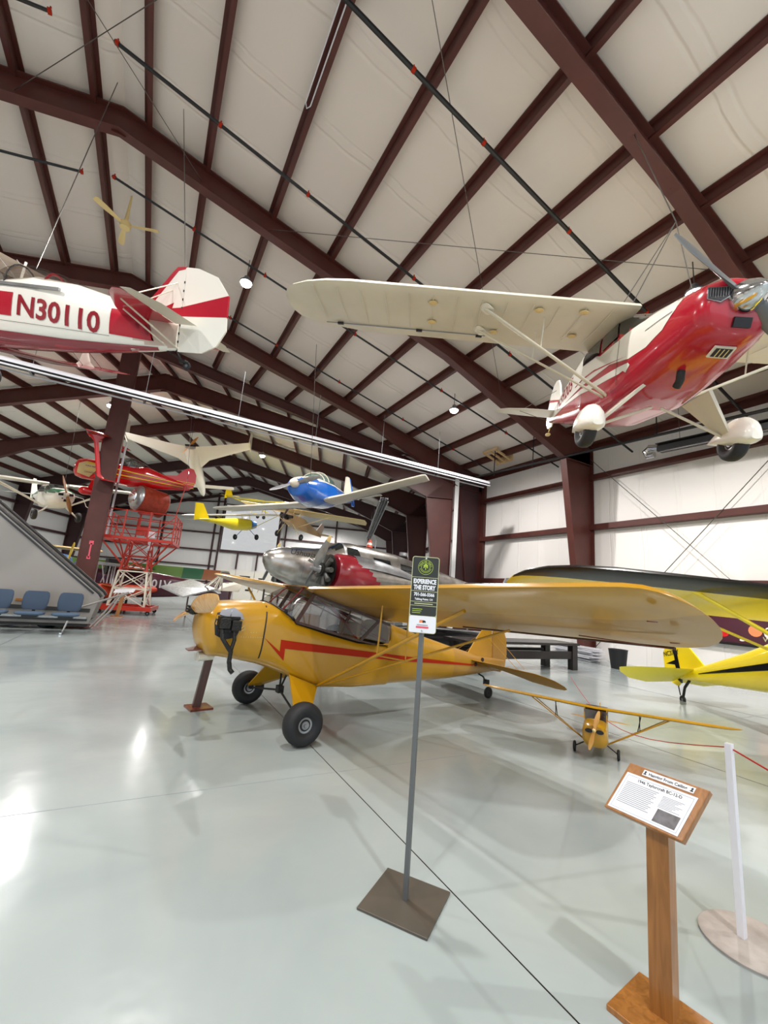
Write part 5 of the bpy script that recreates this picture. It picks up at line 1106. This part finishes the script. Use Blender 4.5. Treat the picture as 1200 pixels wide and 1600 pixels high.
# ================================================================== WOODEN PEDESTAL WITH EXHIBIT TEXT
pd = thing('display_pedestal', 'golden oak pedestal with slanted board and white exhibit text at lower right', 'display stand', (0, 0, 0))
LL, LR, UR, UL = V((1.97, 1.345, .745)), V((2.0, 1.035, .745)), V((2.13, .987, .93)), V((2.10, 1.297, .93))
nb = (LR-LL).cross(UL-LL).normalized(); nb = nb if nb.z > 0 else -nb
b = MB(); b.prism([LL, LR, UR, UL], -nb*.034); b.build('slanted_board', ['woodo'], pd, bevel=.004)
b = MB(); b.bar(V((2.135, 1.205, .02)), V((2.115, 1.18, .83)), .085, .085, up=(.2, -1, 0)); b.build('post', ['woodo'], pd, bevel=.003)
b = MB(); b.box((2.11, 1.20, .011), (.302, .302, .022), rot=Matrix.Rotation(R_(7.6), 3, 'Z')); b.build('base_plate', ['woodo'], pd, bevel=.003)
one(lambda b: b.rev([(0, .001), (0, .02), (.002, .018), (.002, .001)], (0, 0, 0), (1, 0, 0), 14), 'wood_knot', 'woodd', pd); o = COL.objects[-1]; o.location = (2.098, 1.20, .68); o.rotation_euler = (0, 0, R_(12))
o0 = nb*.0008
bp = lambda u, v_, off=.001: LL.lerp(LR, u).lerp(UL.lerp(UR, u), v_)+nb*off
def bq(name, u0, u1, v0, v1, m, off, par=None): return one(lambda b: b.prism([bp(u0, v0, off), bp(u1, v0, off), bp(u1, v1, off), bp(u0, v1, off)], nb*.0008), name, m, par or pd)
sheet = bq('text_sheet', .04, .93, .05, .80, 'paper', .001)
for (a, c, d, e) in ((.07, .90, .085, .09), (.07, .90, .755, .76), (.07, .073, .085, .76), (.897, .90, .085, .76)): bq('border_line', a, c, d, e, 'inkb', .002, sheet)
bq('photo_print', .60, .87, .12, .36, 'photo', .002, sheet)
for k in range(13): bq('text_line', .10, .52-.02*(k % 3), .62-.034*k, .63-.034*k, 'inkg', .002, sheet)
for k in range(9): bq('text_line', .58, .84-.03*(k % 4), .60-.026*k, .607-.026*k, 'inkg', .002, sheet)
rt = (LR-LL).normalized(); up_ = (UL-LL); up_ = (up_-rt*up_.dot(rt)).normalized()
flattext('title', '1946 Taylorcraft BC-12-D', .0125, bp(.5, .68, .0022), rt, up_, 'ink', sheet, .95, .03, 0, 'CENTER')
strip = bq('header_strip', .22, .86, .845, .955, 'paper', .001)
flattext('title', 'Hanging From Ceiling', .013, bp(.54, .872, .0025), rt, up_, 'ink', strip, .95, .03, 0, 'CENTER')
for u in (.25, .83): one(lambda b: b.prism([bp(u+x, v_, .002) for x, v_ in ((0, .945), (.018, .91), (.008, .91), (.008, .885), (.018, .885), (.018, .865), (-.018, .865), (-.018, .885), (-.008, .885), (-.008, .91), (-.018, .91))], nb*.0005), 'arrow', 'ink', strip)

# ================================================================== ROPE POST AND ROPE
rp = thing('rope_post', 'white plastic rope post standing in a pale round concrete foot', 'post', (2.98, 1.275, 0))
b = MB(); b.bar((0, 0, .02), (0, 0, .945), .034, .034); b.build('post', ['pvc'], rp, bevel=.003)
b = MB(); b.rev([(0, .001), (0, .23), (.012, .235), (.02, .225), (.022, .001)], (.03, -.04, 0), (0, 0, 1), 32); b.build('foot', ['concrete'], rp, smooth=40)
pts = []
A, Bq, Cq = V((2.99, 1.285, .92)), V((5.55, 4.75, .42)), V((4.2, 6.3, .80))
for i in range(13): t = i/12; pts.append(A.lerp(V((6.5, 5.0, .5)), t)+V((0, 0, -.30*math.sin(PI*t))))
tag(one(lambda b: b.tube(pts, .0035, 6), 'barrier_rope', 'rope', None, smooth=60), 'thin red rope running from white post back past the model aeroplane', 'rope')
tag(one(lambda b: b.tube([(2.99, 1.275, .92), (2.95, 1.08, .87), (2.9, .7, .80)], .0045, 6), 'barrier_rope', 'rope', None, smooth=60), 'short red rope leaving the white post at the right edge', 'rope')

# ================================================================== TIMBER TRESTLE, BIN, SLATS behind the ochre wing
tb = thing('timber_trestle', 'low black timber trestle bench standing behind the ochre tail', 'bench', (0, 0, 0))
for (x, y) in ((10.62, 8.1), (10.3, 8.75), (7.3, 8.1), (7.0, 8.75)): one(lambda b: b.box((x, y, .33), (.2, .17, .66)), 'leg', 'woodb', tb, bevel=.005)
one(lambda b: b.box((8.8, 8.1, .39), (3.6, .1, .2)), 'cross_beam', 'woodb', tb); one(lambda b: b.box((8.5, 8.75, .39), (3.6, .1, .2)), 'cross_beam', 'woodb', tb)
one(lambda b: b.box((8.75, 8.42, .68), (4.0, .9, .06)), 'top', 'woodb', tb)
bi = thing('waste_bin', 'black plastic waste bin against the right wall', 'bin', (12.75, 8.15, 0))
b = MB(); b.rev([(0, .001), (0, .20), (.52, .26), (.56, .27), (.56, .24), (.1, .19), (.1, .001)], (0, 0, 0), (0, 0, 1), 20); b.build('body', ['bin'], bi, smooth=40)
for k in range(9):
    o = one(lambda b: b.box((0, 0, 0), (.42, 1.8, .035)), 'white_board', 'pvc'); o.location = (13.3+.05*math.sin(k*2), 10.0+.1*math.cos(k*3), .03+.048*k); o.rotation_euler = (0, 0, R_(-8+5*math.sin(k*1.7)))
    tag(o, 'white plastic board stacked %s beside the black bin' % ('at the very bottom', 'second from the bottom', 'third from the bottom', 'fourth from the bottom', 'in the middle', 'fourth from the top', 'third from the top', 'second from the top', 'on top of the pile')[k], 'board', 'stacked white boards by the wall')
dk = thing('covered_float', 'black streamlined hull with silver upper trim resting behind the ochre fuselage', 'boat hull', (8.0, 10.6, .12), (-3, 0, 0))
b = MB(); rings = []
for i in range(15):
    t = i/14; w_ = math.sin(PI*(t*.9+.06))**.6
    rings.append([(-3.2+5.2*t, .38*w_*math.cos(q), .34+.34*w_*math.sin(q)) for q in [2*PI*k/16 for k in range(16)]])
b.loft(rings); b.build('hull', ['black2'], dk, smooth=60)
one(lambda b: b.tube([(-2.6, -.25, .60), (-.5, -.33, .66), (1.6, -.2, .58)], .03, 8), 'silver_trim', 'chrome', dk, smooth=60)
one(lambda b: (b.box((-1.8, 0, -.02), (.15, .6, .2)), b.box((.9, 0, -.02), (.15, .6, .2))), 'cradle', 'woodb', dk)

# ================================================================== BLUE SEAT ROW and GREY BOARDING RAMP
def seat(x, y, label):
    t = thing('bench_seat', label, 'seat', (x, y, 0), (0, 0, 0), 1.08, group='row of blue airport seats')
    b = MB(); b.loft([[(.25*w_*math.copysign(abs(math.cos(q))**.5, math.cos(q)), .14-.12*0+dy+.03*math.sin(q), z) for q in [2*PI*k/16 for k in range(16)]] for z, w_, dy in ((.50, .78, .02), (.55, .92, .02), (.68, 1.0, .05), (.82, .98, .09), (.89, .9, .11), (.92, .72, .12))]); b.build('backrest', ['seatf'], t, smooth=60)
    b = MB(); b.loft([[(.27*w_*math.copysign(abs(math.cos(q))**.5, math.cos(q)), -.12+.24*w_*math.copysign(abs(math.sin(q))**.5, math.sin(q)), z) for q in [2*PI*k/20 for k in range(20)]] for z, w_ in ((.405, .75), (.42, .95), (.45, 1.0), (.47, .96), (.478, .8))]); b.build('seat_cushion', ['seatc'], t, smooth=60)
    one(lambda b: (b.box((0, -.05, .385), (.28, .2, .05)), b.bar((0, .15, .38), (0, .26, .62), .06, .03)), 'seat_bracket', 'black', t)
for x, lb in ((-1.60, 'rightmost blue upholstered seat of the row in front of the grey ramp'), (-2.32, 'middle blue upholstered seat, second from the right end'), (-3.04, 'blue upholstered seat cut off by the left edge of the photo')): seat(x, 13.55, lb)
bm_ = thing('seat_beam', 'black beam with chrome feet carrying the row of blue seats', 'seat frame', (-2.6, 13.55, 0))
one(lambda b: b.box((0, .0, .345), (2.9, .07, .05)), 'beam', 'black', bm_)
for x in (1.05, -1.2): one(lambda b: (b.tube([(x, 0, .33), (x-.06, 0, .05)], .022, 8), b.bar((x-.06, -.30, .03), (x-.06, .24, .03), .05, .04)), 'foot', 'chrome', bm_)

ra = thing('boarding_ramp', 'large warm-grey mobile boarding stair with sloping side and tubular handrail at left', 'boarding stairs', (0, 0, 0))
prof = [(-1.17, .16), (-1.02, .90), (-1.06, .98), (-6.4, 5.2), (-7.6, 5.2), (-7.6, .16)]
for y, nm in ((14.45, 'side_panel'), (16.0, 'side_panel')):
    one(lambda b: b.prism([(x, y, z) for x, z in prof], (0, .07, 0)), nm, 'ramp', ra, bevel=.01)
    one(lambda b: b.tube([(-1.0, y+.03, .9), (-1.07, y+.03, 1.0), (-6.4, y+.03, 5.22)], .045, 8), 'edge_rail', 'rampt', ra, smooth=60)
    one(lambda b: (b.bar((-1.2, y-.012, .99), (-6.4, y-.012, 5.10), .012, .05), b.bar((-1.2, y-.01, .52), (-7.5, y-.01, .62), .01, .10)), 'trim_strip', 'rampt' if y < 15 else 'ramp', ra)
one(lambda b: [b.box((-1.25-.27*k, 15.25, .18+.205*k), (.3, 1.5, .03)) for k in range(24)], 'stair_treads', 'alud', ra)
one(lambda b: b.box((-4.4, 14.43, .30), (6.3, .05, .10)), 'silver_skirt', 'galv', ra)
one(lambda b: b.box((-4.3, 15.25, .14), (6.2, 1.4, .12)), 'chassis', 'rampt', ra)
for x in (-2.2, -6.5):
    for y in (14.7, 15.8): wheel('wheel', (x, y, .17), .17, .12, ra, axis=(0, 1, 0))
one(lambda b: (b.tube([(-1.02, 14.3, .12), (-.72, 14.3, .55), (-.55, 14.3, .95), (-.35, 14.3, 1.08)], .028, 8), b.tube([(-.35, 14.3, 1.08), (-1.4, 14.3, .62)], .028, 8), b.tube([(-1.12, 14.3, .1), (-.85, 14.3, .5), (-.62, 14.3, .92)], .024, 8)), 'handrail', 'ramp', ra, smooth=60)
one(lambda b: (b.box((-2.6, 14.435, .72), (.5, .02, .06)), b.box((-4.0, 14.435, .78), (1.2, .02, .05))), 'decal_strip', 'woodo', ra)

# ================================================================== RED BEACON TOWER ON CART
tw = thing('beacon_tower', 'red and white lattice tower with railed platform and airport beacon on a red cart', 'beacon tower', (-.42, 21.1, 0), (-9.4, 0, 0))
one(lambda b: (b.box((0, -.92, .24), (1.95, .1, .16)), b.box((0, .92, .24), (1.95, .1, .16)), b.box((-.92, 0, .24), (.1, 1.9, .16)), b.box((.92, 0, .24), (.1, 1.9, .16)), b.box((0, 0, .2), (1.8, 1.8, .03))), 'cart', 'beacon', tw)
for sx in (-1, 1):
    for sy in (-1, 1): wheel('caster', (sx*.86, sy*.86, .085), .085, .05, tw, 'grey')
def lattice(z0, z1, a0, a1, m, nm, n=2):
    b = MB(); q = [(-1, -1), (1, -1), (1, 1), (-1, 1)]
    P_ = lambda k, t: V((q[k % 4][0]*(a0+(a1-a0)*t), q[k % 4][1]*(a0+(a1-a0)*t), z0+(z1-z0)*t))
    for k in range(4):
        b.bar(P_(k, 0), P_(k, 1), .07, .07)
        for j in range(n):
            t0, t1 = j/n, (j+1)/n; b.bar(P_(k, t0), P_(k+1, t1), .035, .035); b.bar(P_(k+1, t0), P_(k, t1), .035, .035); b.bar(P_(k, t1), P_(k+1, t1), .05, .05)
    return b.build(nm, [m], tw)
lattice(.3, 1.72, .66, .52, 'offw', 'lower_legs'); lattice(1.72, 3.0, .50, .38, 'beacon', 'upper_legs', 2)
def plat(b):
    for s_ in (-1, 1):
        b.bar((-1.33, s_*1.2, 3.02), (1.33, s_*1.2, 3.02), .09, .12); b.bar((s_*1.33, -1.2, 3.02), (s_*1.33, 1.2, 3.02), .09, .12)
    for x in (-.6, 0, .6): b.bar((x, -1.2, 3.0), (x, 1.2, 3.0), .06, .06)
    for sx in (-1, 1):
        for sy in (-1, 1):
            b.bar((sx*1.3, sy*1.15, 3.0), (sx*.45, sy*.45, 1.95), .05, .05); b.bar((sx*.6, sy*1.2, 3.0), (sx*.42, sy*.45, 2.2), .04, .04)
one(plat, 'platform', 'beacon', tw)
def rails(b):
    for z in (3.4, 3.8, 4.15):
        for s_ in (-1, 1): b.tube([(-1.33, s_*1.2, z), (1.33, s_*1.2, z)], .022, 6); b.tube([(s_*1.33, -1.2, z), (s_*1.33, 1.2, z)], .022, 6)
    for s_ in (-1, 1):
        for x in (-1.33, -.5, .4, 1.33): b.bar((x, s_*1.2, 3.0), (x, s_*1.2, 4.18), .05, .05)
        for y in (-.4, .4): b.bar((s_*1.33, y, 3.0), (s_*1.33, y, 4.18), .05, .05)
        b.tube([(-1.33, s_*1.2, 4.1), (-.5, s_*1.2, 3.05)], .02, 5); b.tube([(1.33, s_*1.2, 4.1), (.4, s_*1.2, 3.05)], .02, 5)
one(rails, 'guard_rail', 'beacon', tw)
one(lambda b: (b.box((0, 0, 3.45), (.5, .4, .35)), b.box((.42, -.9, 3.3), (.34, .05, .3)), b.bar((-.2, 0, 3.6), (-.2, 0, 4.25), .07, .07), b.bar((.2, 0, 3.6), (.2, 0, 4.25), .07, .07), b.box((0, 0, 4.22), (.6, .5, .06))), 'turntable', 'beacon', tw)
one(lambda b: b.box((.5, -1.0, 3.28), (.28, .04, .28)), 'notice', 'paper', tw)
dax = V((-.80, -.60, .10)).normalized(); dc = V((0, 0, 4.80))
b = MB(); b.rev([(-.66, .001), (-.66, .52), (-.6, .58), (.45, .58), (.5, .60), (.5, .55), (.42, .001)], dc, dax, 28); b.build('beacon_drum', ['beacond'], tw, smooth=40)
b = MB(); b.rev([(.44, .54), (.56, .52), (.66, .42), (.72, .26), (.74, .001)], dc, dax, 28); b.build('beacon_lens', ['galv'], tw, smooth=60)
b = MB(); b.rev([(.70, .3), (.76, .28), (.76, .001)], dc, dax, 20); b.build('lens_centre', ['chrome'], tw)
one(lambda b: [b.tube([dc+dax*.60+(V((0, 0, 1)).cross(dax).normalized()*math.cos(a)+V((0, 0, 1))*math.sin(a))*.26, dc+dax*.52+(V((0, 0, 1)).cross(dax).normalized()*math.cos(a)+V((0, 0, 1))*math.sin(a))*.54], .012, 5) for a in [k*PI/4 for k in range(8)]], 'lens_rib', 'grey', tw)
one(lambda b: (b.box((-1.25, -1.15, 3.75), (.08, .4, 1.0))), 'electrical_box', 'beacon', tw)
one(lambda b: b.bar((1.3, -1.1, 4.2), (1.5, -1.1, 5.6), .03, .03), 'mast', 'beacon', tw)
one(lambda b: (b.bar((-1.1, -1.0, 3.0), (-1.05, -1.0, 7.0), .12, .05)), 'pale_ladder_rail', 'pvc', tw)
for k in range(2): one(lambda b: b.rev([(0, .05), (.1, .11), (.12, .001)], (.5, -.6, 2.72+.22*k), (-.3, -1, 0), 12), 'floodlight', 'paper', tw)
ss = thing('display_pedestal', 'small wooden pedestal with white slanted card before the red cart', 'display stand', (-.72, 19.15, 0))
one(lambda b: b.bar((0, 0, 0), (.08, 0, .85), .13, .13), 'post', 'woodo', ss); one(lambda b: b.prism([(-.25, -.15, .86), (.4, -.15, .92), (.45, .12, 1.02), (-.2, .12, .97)], (0, 0, .03)), 'slanted_board', 'paper', ss); one(lambda b: b.box((0, 0, .012), (.4, .35, .024)), 'base_plate', 'woodo', ss)

# ================================================================== MAROON AEROPLANE WITH SILVER TAIL, COLOURED WING ULTRALIGHT, LEFT ONES
ma_ = thing('light_aeroplane', 'dark maroon aeroplane with white registration and silver tailplane parked behind the beacon tower', 'aeroplane', (3.45, 24.6, 0), (168, 0, 0))
FMa = Fus([(6.2, .2, .9, 1.5, 2.2), (6.0, .42, .6, 1.75, 2.6), (5, .48, .45, 1.85, 3), (3.8, .45, .45, 1.85, 3), (2.4, .34, .58, 1.7, 3), (1.0, .2, .75, 1.5, 3), (.0, .05, .95, 1.35, 2.5)])
fma = FMa.build('fuselage', ['maroon'], ma_, dx=.2)
FMa.text('registration', '2901V', 3.7, 1.06, .40, 'paper', fma, 1, .012, bold=.03, slope=-.02)
wing('tailplane', [(.9, 0, 1.35, 1.0, .05, .1), (.7, 1.2, 1.3, 1.0, .05, .3), (.4, 2.0, 1.2, .6, .05, .2), (.2, 2.2, 1.15, .2, .04, 0)], ['galv'], ma_); wing('tailplane', [(.9, -.05, 1.35, 1.0, .05, .1), (.7, -1.2, 1.42, 1.0, .05, .1), (.4, -2.0, 1.45, .5, .05, .05)], ['galv'], ma_)
plate('rudder', [(.2, 1.3), (-.1, 2.1), (-.5, 2.1), (-.8, 1.5), (-.7, .3), (-.2, .3), (.1, .9)], 'maroon', ma_, th=.06)
one(lambda b: (b.tube([(.4, 1.1, 1.3), (-.1, .05, 1.95)], .035, 6), b.tube([(.1, .7, 1.25), (-.1, .05, 1.95)], .03, 6), b.tube([(-.1, .1, 1.2), (-.15, .05, 1.95)], .03, 6), b.tube([(.4, -1.1, 1.4), (-.1, -.05, 1.95)], .03, 6)), 'tail_strut', 'offw', ma_)
wing('wing', [(5.0, y, 1.95, 1.5, .1, .05) for y in (-5.2, 0, 3.6)], ['alud'], ma_)
for sd in (1, -1): wheel('wheel', (4.8, sd*.9, .28), .28, .18, ma_); one(lambda b: b.tube([(4.8, sd*.4, .6), (4.8, sd*.9, .28)], .04, 6), 'gear_leg', 'maroon', ma_)
wheel('tail_wheel', (.1, 0, .12), .12, .06, ma_); one(lambda b: b.tube([(.3, 0, .9), (.1, 0, .15)], .03, 6), 'tail_spring', 'maroon', ma_)
sw = thing('wing_section', 'loose silver wing section with white upright struts resting before the maroon aeroplane', 'wing section', (2.4, 20, 0))
def sp(b):
    pts = [V(p)-V((2.4, 20, 0)) for p in ((.57, 19.5, 1.17), (1.78, 20.6, 1.55), (2.73, 20, 1.22), (1.44, 19.2, .83))]
    b.prism(pts, (0, .05, .06))
one(sp, 'silver_panel', 'galv', sw)
one(lambda b: b.prism([V(p)-V((2.4, 20, 0)) for p in ((2.85, 20, 1.2), (3.1, 20.6, 1.5), (4.05, 21, 1.6), (3.8, 20.4, 1.2))], (0, .05, .05)), 'pale_panel', 'offw', sw)
one(lambda b: (b.tube([(-.1, .1, 1.35), (.55, .1, 1.95)], .03, 6), b.tube([(.35, .05, 1.25), (.55, .1, 1.95)], .03, 6), b.tube([(.6, .1, 1.2), (.55, .1, 1.95)], .03, 6)), 'upright_strut', 'offw', sw)
one(lambda b: (b.bar((-.7, .1, 0), (-.7, .1, 1.0), .06, .06), b.bar((1.0, .4, 0), (1.0, .4, 1.25), .06, .06)), 'stand_leg', 'woodd', sw)
cw = thing('ultralight_aircraft', 'ultralight with light green, dark green and orange striped wing behind the beacon tower', 'aeroplane', (-.6, 27.6, 0), (268, 0, 0))
b = MB(); ys = [-4.0, -3.6, -.9, 2.4, 3.5, 4.4, 4.9]; mi = [1, 1, 1, 0, 2, 3]
rings = [[(.8-u*1.3, y, 2.15+.12*max(0, 1-abs(u-.3)*1.3)-u*.55) for u in (0, .15, .4, .7, 1)]+[(.8-u*1.3, y, 2.12-u*.55) for u in (.7, .3)] for y in ys]
b.loft(rings, mf=lambda i, k: mi[min(i, 5)]); b.build('wing', ['green2', 'green3', 'orange', 'offw'], cw, smooth=40)
b = MB(); b.loft([[(x, w_*math.cos(q), z+h_*math.sin(q)) for q in [2*PI*k/12 for k in range(12)]] for x, w_, z, h_ in ((2.6, .1, .75, .15), (2.0, .35, .8, .35), (1.0, .45, .85, .45), (0, .3, .9, .35), (-1.2, .1, 1.1, .12))]); b.build('fuselage_pod', ['orange2'], cw, smooth=60)
one(lambda b: (b.tube([(1.4, .3, .9), (.6, .3, 2.1)], .03, 6), b.tube([(1.4, -.3, .9), (.6, -.3, 2.1)], .03, 6), b.tube([(0, 0, 1), (-3.6, 0, 1.3)], .05, 6)), 'frame_tube', 'offw', cw)
one(lambda b: b.prism([(-2.7, -1.2, 1.35), (-2.7, 1.2, 1.35), (-3.5, 1.2, 1.3), (-3.5, -1.2, 1.3)], (0, 0, .05)), 'tailplane', 'orange', cw)
for y_ in (-.7, .7): wheel('wheel', (.8, y_, .22), .22, .12, cw)
wheel('nose_wheel', (2.2, 0, .2), .2, .1, cw)
ob = thing('open_biplane', 'pale orange biplane with exposed black engine partly behind the maroon column', 'aeroplane', (-1.35, 24.2, 0), (200, 0, 0))
for z, mm in ((1.98, 'orange'), (1.02, 'orange2')): wing('wing', [(.5, y, z, 1.1, .07, .15) for y in (-1.6, 0, 1.6)], ['orange' if z > 1.5 else 'orange'], ob)
b = MB(); b.loft([[(x, w_*math.cos(q), z+h_*math.sin(q)) for q in [2*PI*k/12 for k in range(12)]] for x, w_, z, h_ in ((.9, .2, .75, .25), (.3, .32, .75, .35), (-.8, .25, .8, .3), (-2.2, .06, .95, .1))]); b.build('fuselage', ['orange2'], ob, smooth=60)
one(lambda b: (b.box((.15, 0, 2.15), (.5, .5, .2)), b.rev([(0, .25), (.3, .25), (.3, .001)], (.1, 0, 1.75), (1, 0, 0), 12), b.tube([(-.1, -.5, 1.9), (.4, .5, 1.9)], .07, 8)), 'engine', 'engine', ob)
for sd in (1, -1): one(lambda b: (b.tube([(.4, sd*1.3, 1.0), (.4, sd*1.3, 1.95)], .03, 6), b.tube([(.3, sd*.2, 1.1), (.4, sd*.6, 1.95)], .03, 6), b.tube([(.3, sd*.7, 1.1), (.2, sd*.3, 1.9)], .03, 6)), 'wing_strut', 'paper', ob); wheel('wheel', (.5, sd*.6, .24), .24, .1, ob); one(lambda b: b.tube([(.4, sd*.25, .6), (.5, sd*.6, .24)], .03, 6), 'gear_leg', 'green2', ob)
lp = thing('light_aeroplane', 'lavender-blue nosed aeroplane with cream wing and yellow propeller behind the grey ramp', 'aeroplane', (-3.25, 22.4, 0), (-48, 0, 0), 1.12)
b = MB(); b.loft([[(x, w_*math.copysign(abs(math.cos(q))**.7, math.cos(q)), z+h_*math.copysign(abs(math.sin(q))**.7, math.sin(q))) for q in [2*PI*k/16 for k in range(16)]] for x, w_, z, h_ in ((.2, .28, 1.6, .28), (.05, .42, 1.58, .40), (-.8, .5, 1.5, .52), (-1.6, .5, 1.45, .6), (-4, .2, 1.2, .25), (-5, .05, 1.1, .1))], mf=lambda i, k: 0 if k >= 8 else 1); b.build('fuselage', ['blue3', 'blue2'], lp, smooth=60)
wing('wing', [(-.8, y, 2.25+.02*abs(y), 1.35, .09, .05) for y in (-4.5, 0, 2.2)], ['cream'], lp)
propeller('propeller', (.35, 0, 1.6), 1.7, 8, 'yel', lp, chord=.2)
for sd in (1, -1): wheel('wheel', (-.7, sd*.85, .25), .25, .16, lp); one(lambda b: (b.tube([(-.8, sd*.4, 1.0), (-.7, sd*.85, .3)], .05, 6), b.tube([(-1.0, sd*.45, 1.1), (-1.0, sd*1.9, 2.2)], .03, 6)), 'strut', 'blue3', lp)
gp = thing('fabric_wing', 'green and white spare wing panel propped behind the maroon column', 'wing panel', (-3.3, 27.5, 0))
one(lambda b: b.prism([(-.3, 0, .9), (2.2, 0, .9), (2.2, .15, 2.0), (-.3, .15, 2.0)], (0, .08, 0)), 'panel', 'green2', gp); one(lambda b: (b.box((0, .1, .45), (.08, .6, .9)), b.box((1.9, .1, .45), (.08, .6, .9))), 'trestle', 'woodl', gp)
